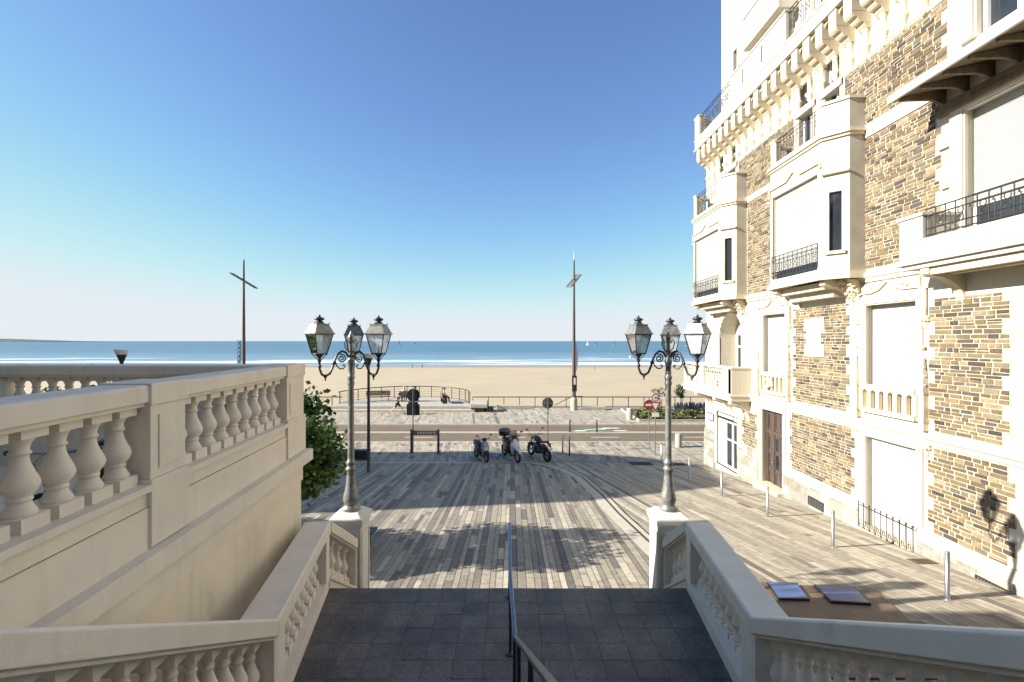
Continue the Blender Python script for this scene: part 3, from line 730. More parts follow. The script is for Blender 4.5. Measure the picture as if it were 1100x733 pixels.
def carved_head(y0, y1, z, x=VX):        # flat relief panel with an ogee label above a window
    b = MB(); m = (y0+y1)/2; wd = y1-y0
    b.box(x-.05, x+.03, y0-.1, y1+.1, z, z+.42)
    pts = []
    for (u, v) in ((-.62, -.16), (-.62, .10), (-.34, .10), (-.18, .16), (-.08, .27), (0, .36), (.08, .27), (.18, .16), (.34, .10), (.62, .10), (.62, -.16)): pts.append((x-.075, m+u*wd*.94, z+.06+v))
    b.tube(pts, .032, 6)
    for k in (-.3, .3):
        for q in range(6): b.ball((x-.06, m+k*wd+.09*math.cos(q*1.05), z+.27+.06*math.sin(q*1.05)), .05, 8, 5)
    return b
def pinnacle(y, z0, z1, x=VX):
    b = MB(); h = z1-z0
    b.box(x-.13, x+.02, y-.07, y+.07, z0, z0+h*.42); b.box(x-.15, x+.02, y-.085, y+.085, z0+h*.42, z0+h*.45); b.box(x-.15, x+.02, y-.085, y+.085, z0+h*.10, z0+h*.13)
    b.add([(x-.15, y-.08, z0+h*.45), (x-.15, y+.08, z0+h*.45), (x+.01, y+.08, z0+h*.45), (x+.01, y-.08, z0+h*.45), (x-.07, y, z0+h*.93)], [(0, 1, 4), (1, 2, 4), (2, 3, 4), (3, 0, 4)])
    for k in range(4):
        zz = z0+h*(.52+.10*k); r_ = .045*(1-.13*k)
        for sy in (-1, 1): b.ball((x-.09, y+sy*(.062-.012*k), zz), r_*.7, 6, 4)
    b.ball((x-.07, y, z0+h*.95), .045, 8, 5)
    return b
def console(y, z, x=VX, s=1.0):
    b = MB(); b.lathe([(.01, -.30*s), (.05*s, -.26*s), (.045*s, -.2*s), (.085*s, -.12*s), (.075*s, -.07*s), (.13*s, -.01*s), (.14*s, .02*s), (.12*s, .04*s)], (x-.01, y, z), 10)
    for q in range(5):
        a = math.pi/2+math.pi*(q+.5)/5; b.ball((x-.01+.10*s*math.cos(a), y+.10*s*math.sin(a), z-.08*s), .035*s, 6, 4)
    return b
def pierced(y0, y1, z0, z1, n, x=VX):    # stone balustrade of small round-headed lights
    b = MB(); wd = (y1-y0)/n; t = .13
    b.box(x-t, x+.05, y0, y1, z1-.12, z1); b.box(x-t+.01, x+.05, y0, y1, z0, z0+.12)
    for k in range(n+1):
        yy = y0+wd*k; b.box(x-t+.02, x-.01, yy-wd*.2, yy+wd*.2, z0+.12, z1-.12)
    for k in range(n):
        m = y0+wd*(k+.5); r_ = wd*.3; zc = z1-.12-r_*1.2
        for sg in (-1, 1):
            pts = [(m+sg*r_*math.cos(R(a)), zc+r_*math.sin(R(a))) for a in range(0, 91, 15)]+[(m, z1-.115), (m+sg*r_, z1-.115)]
            b.prism(pts, 'x', x-t+.022, x-.012)
    return b
# first-floor windows with carved dressings
for h, nl in ((W2, 6), (W1, 6)):
    wn = shuttered(h, h[2], sl=.055)
    obj('carved_head', carved_head(h[0], h[1], 7.33), 'cream_b', wn)
    obj('window_balustrade', pierced(h[0]-.02, h[1]+.02, h[2]-.02, 5.03, nl), 'cream_b', wn, .004)
    bb = MB(); bb.box(VX+.02, VX+.05, h[0], h[1], 4.3, 5.0); obj('recess_panel', bb, 'cream_b', wn)
    for y in (h[0]-.22, h[1]+.22):
        obj('pinnacle', pinnacle(y, 4.1, 6.15), 'cream_b', wn)
        obj('console', console(y, 6.75, s=.9), 'cream_b', wn)
        bb = MB(); bb.tube([(VX-.05, y, 6.78), (VX-.05, y, 7.45)], .06, 8); obj('colonnette', bb, 'cream_b', wn)
bb = MB()
for q in range(12): bb.ball((VX-.17, 17.25+.22*math.sin(q*1.9)*.8, 4.62+.22*math.cos(q*2.3)*.7), .075, 8, 5)
obj('carved_shield', bb, 'cream_b', villa)
# ground-floor white shutter with its iron guard
gw = shuttered(GSH, GSH[2], name='shuttered_shopfront', sl=.9)
obj('console', console(GSH[0]-.25, 3.78), 'cream_b', gw); obj('console', console(GSH[1]+.25, 3.78), 'cream_b', gw)
bb = MB(); bb.box(VX-.14, VX+.3, GSH[0]-.02, GSH[1]+.02, 1.08, 1.165); obj('sill', bb, 'cream_b', gw, .01)
def iron_rail(P0, P1, z0, z1, n, material='iron', style=0, r_=.011):
    b = MB(); P0 = Vector(P0); P1 = Vector(P1); d = P1-P0; L = d.length; d.normalize()
    pt = lambda s, z: (P0.x+d.x*s, P0.y+d.y*s, z)
    for z in (z0, z1)+((z0+.14, z1-.14) if style == 1 else (z1-.12,) if style == 2 else ()): b.tube([pt(0, z), pt(L, z)], r_*1.25, 6)
    for k in range(n+1):
        s = L*k/n; b.tube([pt(s, z0-.03), pt(s, z1 if style != 3 else z1+.05)], r_, 6)
        if style == 3: b.ball(pt(s, z1+.06), .022, 6, 4, (1, 1, 1.6))
    h = z1-z0
    if style in (1, 2):
        for k in range(n):
            if k % 2 == 0:
                m = L*(k+.5)/n; rr = min(L/n*.36, h*.2)
                for zc in (z0+h*.5-rr, z0+h*.5+rr):
                    b.tube([(P0.x+d.x*(m+rr*.8*math.cos(q*.6283)), P0.y+d.y*(m+rr*.8*math.cos(q*.6283)), zc+rr*.8*math.sin(q*.6283)) for q in range(10)], r_*.8, 5, closed=True)
            else:
                m = L*(k+.5)/n
                b.tube([pt(m, z0), pt(m, z0+h*.62), pt(m+.03, z0+h*.70), pt(m+.045, z0+h*.64)], r_*.9, 5)
    if style == 3:
        for k in range(n):
            m = L*(k+.5)/n
            b.tube([pt(m-.045, z0+.03), pt(m-.02, z0+.16), pt(m+.03, z0+.20), pt(m+.045, z0+.10), pt(m+.01, z0+.06)], r_*.75, 5)
    return b
obj('iron_guard', iron_rail((VX-.16, GSH[0]-.05, 0), (VX-.16, GSH[1]+.02, 0), 1.13, 1.72, 9, style=3), 'iron', gw)
# entrance door
dw = obj('door_surround', surround(*DOOR, wd=.16), 'cream', villa, .006)
bb = MB(); y0, y1, z0, z1 = DOOR
bb.box(VX+.22, VX+.28, y0, y1, z0, z1)
bb.box(VX+.17, VX+.225, y0, y1, 2.66, 2.78); bb.box(VX+.18, VX+.226, y0, y0+.09, z0, z1); bb.box(VX+.18, VX+.226, y1-.09, y1, z0, z1); bb.box(VX+.18, VX+.226, y0, y1, z1-.09, z1)
leaf = (y1-y0-.18)/3
for k in range(1, 3): bb.box(VX+.175, VX+.227, y0+.09+leaf*k-.035, y0+.09+leaf*k+.035, z0, z1)
for k in range(3):
    ya = y0+.09+leaf*k+.06; yb_ = y0+.09+leaf*(k+1)-.06
    for (a, c) in ((.8, 1.25), (1.35, 1.95), (2.03, 2.58), (2.86, 3.44)):
        bb.box(VX+.185, VX+.222, ya, ya+.04, a, c); bb.box(VX+.185, VX+.222, yb_-.04, yb_, a, c); bb.box(VX+.186, VX+.222, ya, yb_, c-.04, c); bb.box(VX+.186, VX+.222, ya, yb_, a, a+.04)
dd = obj('door', bb, 'doorwood', villa, .004)
gb = MB()
for k in (0, 1):
    ya = y0+.09+leaf*k+.10; yb_ = y0+.09+leaf*(k+1)-.10
    for (a, c) in ((1.39, 1.91), (2.07, 2.54)): gb.box(VX+.205, VX+.219, ya, yb_, a, c)
obj('pane', gb, 'glassdark', dd)
hb = MB(); hb.tube([(VX+.13, y0+.09+leaf*2+.02, 1.45), (VX+.13, y0+.09+leaf*2+.02, 1.75)], .014, 8); hb.ball((VX+.14, y0+.09+leaf*2+.02, 1.6), .03, 8, 6); obj('handle', hb, 'steel', dd)
bb = MB(); bb.box(VX-.3, VX+.3, DOOR[0]-.1, DOOR[1]+.1, .3, .78-.0); obj('doorstep', bb, 'cream_b', villa, .015)
# shop window under the corner balcony
y0, y1, z0, z1 = SHOP
sw = obj('shop_window', surround(y0, y1, z0, z1, wd=.12), 'cream', villa, .006)
bb = MB(); bb.box(VX+.06, VX+.10, y0, y1, z1-.36, z1); bb.box(VX+.06, VX+.10, y1-.07, y1, z0, z1); bb.box(VX+.04, VX+.12, y0, y1, z0-.02, z0+.06); obj('frame', bb, 'blackpaint', sw, .004)
bb = MB(); bb.box(VX+.07, VX+.13, y0+1.35, y1-.08, z0+.06, z1-.37); 
for yy in (y0, y0+.62, y0+1.25): bb.box(VX+.07, VX+.13, yy, yy+.10, z0+.06, z1-.37)
bb.box(VX+.072, VX+.13, y0, y0+1.35, z0+.06, z0+.16); bb.box(VX+.072, VX+.13, y0, y0+1.35, z1-.44, z1-.37); bb.box(VX+.074, VX+.128, y0, y0+1.35, 1.72, 1.78)
obj('joinery', bb, 'whitewood', sw, .004)
bb = MB(); bb.box(VX+.14, VX+.15, y0, y1, z0, z1); obj('pane', bb, 'glassdark', sw)
bb = MB(); bb.box(VX+.048, VX+.062, y0+.55, y1-.12, z1-.24, z1-.11)
for q in range(5): bb.box(VX+.046, VX+.062, y0+.12+q*.075, y0+.165+q*.075, z1-.29+.02*(q % 2), z1-.08-.03*(q % 3))
obj('sign_lettering', bb, 'signwhite', sw)
# name plate by the corner: white text on a dark framed board
bb = MB(); bb.box(VX-.07, VX-.045, 22.28, 23.0, 2.34, 2.72); np_ = obj('name_plate', bb, 'blackpaint', villa)
bb = MB(); bb.box(VX-.074, VX-.069, 22.33, 22.95, 2.39, 2.67); nq = obj('plate_face', bb, 'signwhite', np_)
# balcony round the corner, first floor
def corbel(y, z1, reach, h, wd=.22, x=VX):
    b = MB(); pts = [(x+.02, z1), (x-reach, z1), (x-reach, z1-.13), (x-reach+.06, z1-.17)]
    for a in range(0, 91, 10): pts.append((x-reach+.10+(reach-.12)*math.sin(R(a)), z1-.19-(h-.22)*(1-math.cos(R(a)))))
    pts.append((x+.02, z1-h)); b.prism(pts, 'y', y-wd/2, y+wd/2); return b
cb_ = MB(); cb_.box(8.86, VX+.05, 18.83, 24.05, 3.74, 4.04); cb_.box(8.80, VX+.05, 18.80, 24.1, 3.92, 4.0)
cb_.box(8.87, 12.5, 23.25, 24.04, 3.742, 4.042)
balc = obj('corner_balcony', cb_, 'cream', villa, .01)
bb = MB(); bb.box(8.87, VX-.0, 18.84, 19.10, 4.04, 5.05); bb.box(8.87, 9.1, 18.86, 19.75, 4.04, 5.05); bb.box(8.85, VX, 18.82, 19.12, 5.05, 5.14); bb.box(8.84, 9.13, 18.83, 24.0, 5.052, 5.142)
bb.box(8.87, 9.1, 21.6, 21.95, 4.04, 5.05); bb.box(8.87, 9.1, 23.7, 24.0, 4.04, 5.05); bb.box(8.88, 9.09, 19.7, 23.8, 4.04, 4.18); obj('parapet', bb, 'cream', balc, .008)
for a, c in ((19.75, 21.6), (21.95, 23.7)): obj('pierced_panel', iron_rail((8.98, a, 0), (8.98, c, 0), 4.2, 5.03, 8, 'ironwhite', style=1, r_=.022), 'cream', balc)
for y in (19.1, 20.6, 22.6): obj('corbel', corbel(y, 3.74, .78, .85, .28), 'cream_b', balc, .01)
# arched loggia window
aw = MB()
for k in range(13):
    a0, a1 = R(180*k/13+1), R(180*(k+1)/13-1); ro = ra+.24
    lo = [(VX-.05, ym+r_*math.cos(a), ARCH[3]+r_*math.sin(a)) for r_, a in ((ra, a0), (ro, a0), (ro, a1), (ra, a1))]
    aw.hexa([(VX+.05, p[1], p[2]) for p in lo], lo)
for y in (ARCH[0]-.24, ARCH[1]): aw.box(VX-.05, VX+.05, y, y+.24, 5.1, ARCH[3])
arw = obj('arched_window', aw, 'cream', villa, .008)
bb = MB(); bb.box(VX+.72, VX+.76, ARCH[0], ARCH[1], 4.0, 7.46); obj('blind_head', bb, 'cream', arw)
bb = MB(); yy0, yy1 = ARCH[0]+.12, ARCH[1]-.35
for k in range(5): bb.box(VX+.60, VX+.66, yy0+(yy1-yy0-.09)*k/4, yy0+(yy1-yy0-.09)*k/4+.09, 4.1, 6.55)
for z in (4.1, 4.75, 5.9, 6.47): bb.box(VX+.602, VX+.658, yy0, yy1, z, z+.09)
obj('frame', bb, 'whitewood', arw, .004)
bb = MB(); bb.box(VX+.67, VX+.69, yy0, yy1, 4.1, 6.5); obj('pane', bb, 'glassdark', arw)

# ---- bay windows
def bay(yf, yn, zp, zs, far_cant=True, seed=1):
    xf = 8.8; xc = 9.26; c = .46
    root_b = MB()
    z0, z1 = 8.04, 12.0
    sh = (yn+.16, yf-.16, 8.25, 11.0)
    face(root_b, (xf, 0), U, NW, yn, yf, z0, z1, [(*sh, .16)])
    k = 2**-.5
    # near cant with its slit window; far cant
    L = c*2**.5
    face(root_b, (xc, yn-c), (-k, k), (-k, -k), 0, L, z0, z1, [(L*.28, L*.74, 8.72, zs, .12)])
    face(root_b, (xf, yf), (k, k), (-k, k), 0, L, z0, z1, [(L*.28, L*.74, 8.72, zs, .12)])
    out = [(xc, yn-c), (xf, yn), (xf, yf), (xc, yf+c), (VX+.02, yf+c), (VX+.02, yn-c)]
    root_b.add([(x, y, z1) for x, y in out], [tuple(range(6))]); root_b.add([(x, y, z0) for x, y in out], [tuple(range(6))])
    by = obj('bay_window', root_b, 'cream', villa)
    bb = MB(); bb.box(xc+.001, VX+.02, yn-c, yn-c+.05, z0, z1); bb.box(xc+.01, VX-.002, yn-c+.004, yn-c+.22, z1-.02, zp-.06); obj('bay_cheek', bb, 'bayshade', by)
    bb = MB(); bb.add([(xc, yf+c, z0), (VX+.02, yf+c, z0), (VX+.02, yf+c, z1), (xc, yf+c, z1)], [(0, 1, 2, 3)])
    obj('bay_cheek', bb, 'bayshade', by)
    def ring(bm_, zc, h, o, infl=0):       # moulding following the canted outline
        pts = [(VX+.01, yn-c), (xc, yn-c), (xf, yn), (xf, yf), (xc, yf+c), (VX+.01, yf+c)]
        op = [(VX+.01, yn-c-o), (xc-o*.7, yn-c-o), (xf-o, yn-o*.41), (xf-o, yf+o*.41), (xc-o*.7, yf+c+o), (VX+.01, yf+c+o)]
        ip = [(VX+.01, yn-c+.02), (xc+.01, yn-c+.02), (xf+.02, yn+.01), (xf+.02, yf-.01), (xc+.01, yf+c-.02), (VX+.01, yf+c-.02)]
        for i in range(5):
            a, a2, p, p2 = op[i], op[i+1], ip[i], ip[i+1]
            bm_.hexa([(*a, zc), (*a2, zc), (*p2, zc), (*p, zc)], [(*a, zc+h), (*a2, zc+h), (*p2, zc+h), (*p, zc+h)])
    bb = MB(); ring(bb, 7.93, .13, .09); ring(bb, 8.06, .07, .04); obj('bay_cornice', bb, 'cream_b', by)
    bb = MB(); ring(bb, z1-.06, .10, .10); ring(bb, z1-.14, .08, .05); obj('bay_cornice', bb, 'cream_b', by)
    bb = MB()     # label mould over the cants and the shutter head
    q = .06
    for (A, B) in (((xc-q*.7, yn-c-q*.7), (xf-q*.7, yn-q*.7)), ((xf-q*.7, yf+q*.7), (xc-q*.7, yf+c+q*.7))):
        bb.tube([(*A, 10.9), (*B, 10.9)], .045, 6)
    bb.tube([(xf-.03, yn+.03, 11.12), (xf-.03, yn+.03, 11.3), (xf-.03, (yn+yf)/2-.35, 11.3), (xf-.03, (yn+yf)/2, 11.5), (xf-.03, (yn+yf)/2+.35, 11.3), (xf-.03, yf-.03, 11.3), (xf-.03, yf-.03, 11.0)], .04, 6)
    bb.box(xf-.02, xf+.02, yn+.10, yn+.16, 8.25, 11.06); bb.box(xf-.02, xf+.02, yf-.16, yf-.10, 8.25, 11.06); bb.box(xf-.022, xf+.02, yn+.16, yf-.16, 11.0, 11.06)
    obj('label_mould', bb, 'cream_b', by)
    obj('shutter', shutter_mesh((xf+.1, sh[0]), U, NW, sh[1]-sh[0], 8.5, 11.05, .05), 'shutter', by)
    bb = MB(); bb.box(xf+.12, xf+.14, sh[0], sh[1], 8.2, 8.55); obj('pane', bb, 'glassdark', by)
    obj('iron_guard', iron_rail((xf-.04, sh[0]-.02, 0), (xf-.04, sh[1]+.02, 0), 8.34, 9.0, 10, style=1), 'iron', by)
    for O, u, n in (((xc, yn-c), (-k, k), (-k, -k)), ((xf, yf), (k, k), (-k, k))):
        bb = MB(); a, a2 = L*.28, L*.74
        P = lambda s, d, z: (O[0]+u[0]*s-n[0]*d, O[1]+u[1]*s-n[1]*d, z)
        bb.hexa([P(a-.01, .10, 8.7), P(a2+.01, .10, 8.7), P(a2+.01, .14, 8.7), P(a-.01, .14, 8.7)], [P(a-.01, .10, zs+.02), P(a2+.01, .10, zs+.02), P(a2+.01, .14, zs+.02), P(a-.01, .14, zs+.02)])
        obj('slit_pane', bb, 'glassdark', by)
        bb = MB(); bb.hexa([P(a-.09, -.07, 8.63), P(a2+.09, -.07, 8.63), P(a2+.09, .05, 8.63), P(a-.09, .05, 8.63)], [P(a-.09, -.07, 8.72), P(a2+.09, -.07, 8.72), P(a2+.09, .05, 8.72), P(a-.09, .05, 8.72)])
        obj('slit_sill', bb, 'cream_b', by)
    for y in (yn+.12, yf-.12): obj('corbel', corbel(y, 7.93, .82, .72, .24), 'cream_b', by, .01)
    bb = MB(); bb.box(xf+.25, VX, yn+.24, yf-.24, 7.70, 7.92); bb.box(xf+.5, VX, yn+.25, yf-.25, 7.48, 7.70); obj('soffit_beam', bb, 'cream_b', by, .01)
    bb = MB(); rnd = random.Random(seed)
    for q in range(90):
        t = rnd.random(); bb.ball((VX-.03-.45*(1-t)*rnd.uniform(.6, 1), yn-c+.10+rnd.uniform(0, .42), 7.90-.55*t), rnd.uniform(.025, .055), 6, 4, (rnd.uniform(.6, 1.6), rnd.uniform(.6, 1.6), rnd.uniform(.7, 1.6)))
    bb.prism([(VX+.02, 7.92), (VX-.42, 7.92), (VX-.30, 7.72), (VX-.08, 7.45), (VX+.02, 7.38)], 'y', yn-c+.12, yn-c+.5)
    obj('carved_foliage', bb, 'cream_b', by)
    # balcony on top: solid canted ends, iron between
    bb = MB()
    def seg(A, B, za, zb_, t=.18):
        A = Vector((*A, 0)); B = Vector((*B, 0)); d = (B-A).normalized(); nn = Vector((-d.y, d.x, 0))*t
        if nn.x < 0 and abs(nn.x) > 1e-6: nn = -nn
        bb.hexa([(A.x, A.y, za), (B.x, B.y, za), (B.x+nn.x, B.y+nn.y, za), (A.x+nn.x, A.y+nn.y, za)], [(A.x, A.y, zb_), (B.x, B.y, zb_), (B.x+nn.x, B.y+nn.y, zb_), (A.x+nn.x, A.y+nn.y, zb_)])
    seg((xc, yn-c), (xf+.02, yn), z1, zp-.06); seg((xf+.01, yn+.003), (xf+.01, yn+.28), z1, zp-.06); seg((xf+.01, yf-.28), (xf+.01, yf), z1, zp-.06); seg((xf+.02, yf), (xc, yf+c), z1, zp-.06)
    seg((xf+.012, yn+.28), (xf+.012, yf-.28), z1, z1+.16)
    bb.prism([(xc-.03, yn-c-.04), (xf-.02, yn-.02), (xf-.02, yn+.3), (xf+.22, yn+.3), (xf+.22, yn+.1), (xc+.14, yn-c+.22), (VX, yn-c+.22), (VX, yn-c-.04)], 'z', zp-.06, zp+.02)
    bb.prism([(xc-.03, yf+c+.04), (xf-.02, yf+.02), (xf-.02, yf-.3), (xf+.22, yf-.3), (xf+.22, yf-.1), (xc+.14, yf+c-.22), (VX, yf+c-.22), (VX, yf+c+.04)], 'z', zp-.06, zp+.02)
    obj('balcony_parapet', bb, 'cream', by, .008)
    obj('balcony_railing', iron_rail((xf+.08, yn+.28, 0), (xf+.08, yf-.28, 0), z1+.2, zp+.0, 12, style=2), 'iron', by)
bay(15.85, 13.22, 12.92, 10.38, seed=1)
bay(22.55, 19.66, 13.16, 10.5, seed=2)
# top-floor windows between colonnettes
for h in TW:
    y0, y1, z0, z1 = h
    wn = obj('top_window', surround(y0, y1, z0, z1, wd=.1, out=.04), 'cream', villa)
    bb = MB(); bb.box(VX+.2, VX+.22, y0, y1, z0, z1); obj('pane', bb, 'glassdark', wn)
    bb = MB(); bb.box(VX+.15, VX+.2, y0, y0+.07, z0, z1); bb.box(VX+.15, VX+.2, y1-.07, y1, z0, z1); bb.box(VX+.152, VX+.2, y0, y1, z1-.08, z1); bb.box(VX+.152, VX+.2, (y0+y1)/2-.035, (y0+y1)/2+.035, z0, 13.8); obj('frame', bb, 'whitewood', wn)
    bb = MB(); bb.box(VX-.10, VX+.21, y0-.1, y1+.1, 13.72, 13.92); bb.box(VX-.02, VX+.19, y0, y1, 13.92, 14.0); obj('transom', bb, 'cream', wn, .006)
# nearest first-floor balcony, its window and the timber eave above
w3 = shuttered(W3, 9.05, sl=.05)
bb = MB(); bb.box(8.83, VX+.05, 4.2, 10.62, 7.98, 8.40); bb.box(8.78, VX+.05, 4.2, 10.72, 7.88, 7.985); bb.box(8.86, VX+.05, 4.2, 10.6, 7.78, 7.88)
bb.box(8.832, VX+.04, 10.02, 10.618, 8.40, 8.90); bb.box(8.79, VX+.05, 9.98, 10.66, 8.90, 8.98)
for y in (4.6, 5.9, 7.2, 8.5): pass
nb = obj('balcony', bb, 'cream', villa, .012)
obj('railing', iron_rail((8.90, 4.3, 0), (8.90, 10.0, 0), 8.46, 9.02, 26, style=1, r_=.013), 'iron', nb)
for y in (10.05, 7.4, 4.9): obj('corbel', corbel(y, 7.78, .80, .78, .2), 'cream_b', nb, .01)
bb = MB(); bb.box(8.95, 9.1, 4.3, 10.0, 7.62, 7.775); bb.box(9.3, 9.45, 4.3, 10.0, 7.62, 7.775); obj('soffit_beam', bb, 'cream_b', nb, .01)
bb = MB(); rnd = random.Random(6)
for q in range(14): bb.ball((VX-.1, 11.05+rnd.uniform(-.16, .16), 8.32+rnd.uniform(-.22, .28)), rnd.uniform(.05, .09), 7, 5)
bb.box(VX-.1, VX+.02, 10.85, 11.2, 8.35, 8.85); obj('carved_boss', bb, 'cream_b', villa)
ev = MB()
ev.hexa([(8.62, 4.2, 11.62), (8.62, 10.62, 11.62), (VX, 10.62, 11.86), (VX, 4.2, 11.86)], [(8.62, 4.2, 11.70), (8.62, 10.62, 11.70), (VX, 10.62, 11.94), (VX, 4.2, 11.94)])
eo = obj('timber_eave', ev, 'eave', villa)
bb = MB(); bb.hexa([(8.58, 4.2, 11.60), (8.58, 10.66, 11.60), (8.64, 10.66, 11.60), (8.64, 4.2, 11.60)], [(8.58, 4.2, 11.76), (8.58, 10.66, 11.76), (8.64, 10.66, 11.78), (8.64, 4.2, 11.78)])
bb.hexa([(8.60, 4.2, 11.765), (8.60, 10.64, 11.765), (VX, 10.64, 11.99), (VX, 4.2, 11.99)], [(8.60, 4.2, 11.80), (8.60, 10.64, 11.80), (VX, 10.64, 12.03), (VX, 4.2, 12.03)]); obj('zinc_edge', bb, 'zinc', eo, .006)
for k in range(12):
    y = 10.40-.52*k
    bb = MB(); bb.prism([(8.68, 11.625), (8.68, 11.55), (8.95, 11.56), (9.35, 11.57), (VX-.02, 11.46), (VX-.02, 11.83)], 'y', y-.035, y+.035); obj('rafter', bb, 'eave', eo, .008)
bb = MB(); bb.box(VX-.12, VX+.02, 4.2, 10.55, 11.22, 11.32); bb.box(VX-.07, VX+.02, 4.2, 10.5, 11.32, 11.5); obj('eave_board', bb, 'eave', eo, .01)
bb = MB(); bb.box(VX-.07, VX+.05, 10.02, 10.25, 8.98, 11.22); bb.box(VX-.08, VX+.05, 10.25, 10.55, 10.5, 10.85); bb.box(VX-.08, VX+.05, 10.25, 10.48, 9.6, 9.95); obj('window_pilaster', bb, 'cream', villa, .008)
y0, y1, z0, z1 = W4
w4 = obj('attic_window', surround(y0, y1, z0, z1, wd=.3, out=.10), 'cream', villa, .008)
bb = MB(); bb.box(VX+.2, VX+.22, y0, y1, z0, z1); obj('pane', bb, 'glassdark', w4)
bb = MB()
for yy in (y0, y1-.10, (y0+y1)/2-.07, (y0+y1)/2+.03): bb.box(VX+.12, VX+.2, yy, yy+.1, z0, z1)
bb.box(VX+.122, VX+.2, y0, y1, z0, z0+.1); obj('frame', bb, 'whitewood', w4)
# machicolated cornice
cs = MB()
N = 30; ys = [22.9-.6*k for k in range(N)]
for i, y in enumerate(ys):
    pts = [(VX+.02, 15.12), (9.16, 15.12), (9.16, 15.04), (9.22, 14.98), (9.30, 14.97), (9.34, 14.90), (9.40, 14.84), (9.48, 14.83), (9.52, 14.76), (9.60, 14.68), (VX+.02, 14.62)]
    cs.prism(pts, 'y', y-.15, y+.15)
    cs.box(9.15, VX+.02, y-.155, y+.155, 15.12, 15.62)
    # arch between two corbels
    for sg in (-1, 1):
        q = [(y-.3+sg*.14*math.cos(R(a)), 15.40+.14*math.sin(R(a))) for a in range(0, 91, 15)]+[(y-.3, 15.621), (y-.3+sg*.146, 15.621)]
        cs.prism(q, 'x', 9.24, VX)
co = obj('machicolated_cornice', cs, 'cream_b', villa)
for i, y in enumerate(ys):
    bb = MB(); bb.lathe([(.01, -.34), (.05, -.30), (.045, -.24), (.10, -.15), (.085, -.10), (.14, -.02), (.15, .02), (.12, .05), (.085, .07), (.08, .40), (.11, .44), (.11, .52)], (VX-.03, y, 14.2), 10)
    if 10.3 < y: obj('capital', bb, 'cream_b', co)
pr = MB()
pr.box(9.10, 9.5, 4, 23.3, 15.62, 15.72); pr.box(9.14, 9.42, 4, 23.27, 15.72, 16.14)
for a, c in ((22.75, 23.27), (15.55, 19.5), (4, 13.6)): pr.box(9.142, 9.42, a, c, 16.14, 17.2); pr.box(9.10, 9.45, a-.02, c+.02, 17.2, 17.27)
pr.box(9.11, 9.44, 4, 23.28, 16.10, 16.17); pr.box(9.42, 24, 4, 23.27, 15.7, 16.0); pr.box(9.42, 24, 23.02, 23.27, 16.0, 17.2)
for y in (18.6, 16.6): pr.box(9.13, 9.2, y, y+.0, 16.3, 16.9)
pp = obj('roof_parapet', pr, 'cream', villa, .01)
obj('parapet_railing', iron_rail((9.26, 19.5, 0), (9.26, 22.75, 0), 16.2, 17.25, 14, style=2, r_=.014), 'iron', pp)
obj('parapet_railing', iron_rail((9.26, 13.6, 0), (9.26, 15.55, 0), 16.2, 17.25, 9, style=2, r_=.014), 'iron', pp)
sl_ = MB()
for y in (18.4, 17.0): sl_.box(9.128, 9.15, y, y+.06, 16.4, 17.0)
obj('weep_slit', sl_, 'glassdark', pp)
tm = MB(); face(tm, (9.95, 0), U, NW, 10.5, 22.1, 15.9, 27, [(20.6, 20.95, 17.4, 19.2), (12.6, 15.0, 16.2, 19)])
tm.add([(9.95, 22.1, 15.9), (17, 22.1, 15.9), (17, 22.1, 27), (9.95, 22.1, 27)], [(0, 1, 2, 3)]); tm.add([(9.95, 10.5, 15.9), (17, 10.5, 15.9), (17, 10.5, 27), (9.95, 10.5, 27)], [(0, 1, 2, 3)])
tm.add([(9.95, 10.5, 27), (9.95, 22.1, 27), (17, 22.1, 27), (17, 10.5, 27)], [(0, 1, 2, 3)]); tm.add([(17, 10.5, 15.9), (17, 22.1, 15.9), (17, 22.1, 27), (17, 10.5, 27)], [(0, 1, 2, 3)])
tw_ = obj('roof_tower', tm, 'cream', villa)
bb = MB(); bb.box(10.18, 10.2, 20.6, 20.95, 17.4, 19.2); bb.box(10.18, 10.2, 12.6, 15.0, 16.2, 19); obj('pane', bb, 'glassdark', tw_)
bb = MB(); bb.box(9.2, 9.97, 16.1, 18.6, 17.75, 18.0); bb.box(9.25, 9.97, 16.15, 18.55, 18.0, 19.0); bb.box(9.2, 9.97, 16.1, 18.6, 19.0, 19.1); bb.box(9.5, 9.97, 16.3, 18.4, 17.45, 17.75); obj('tower_balcony', bb, 'cream', tw_, .01)
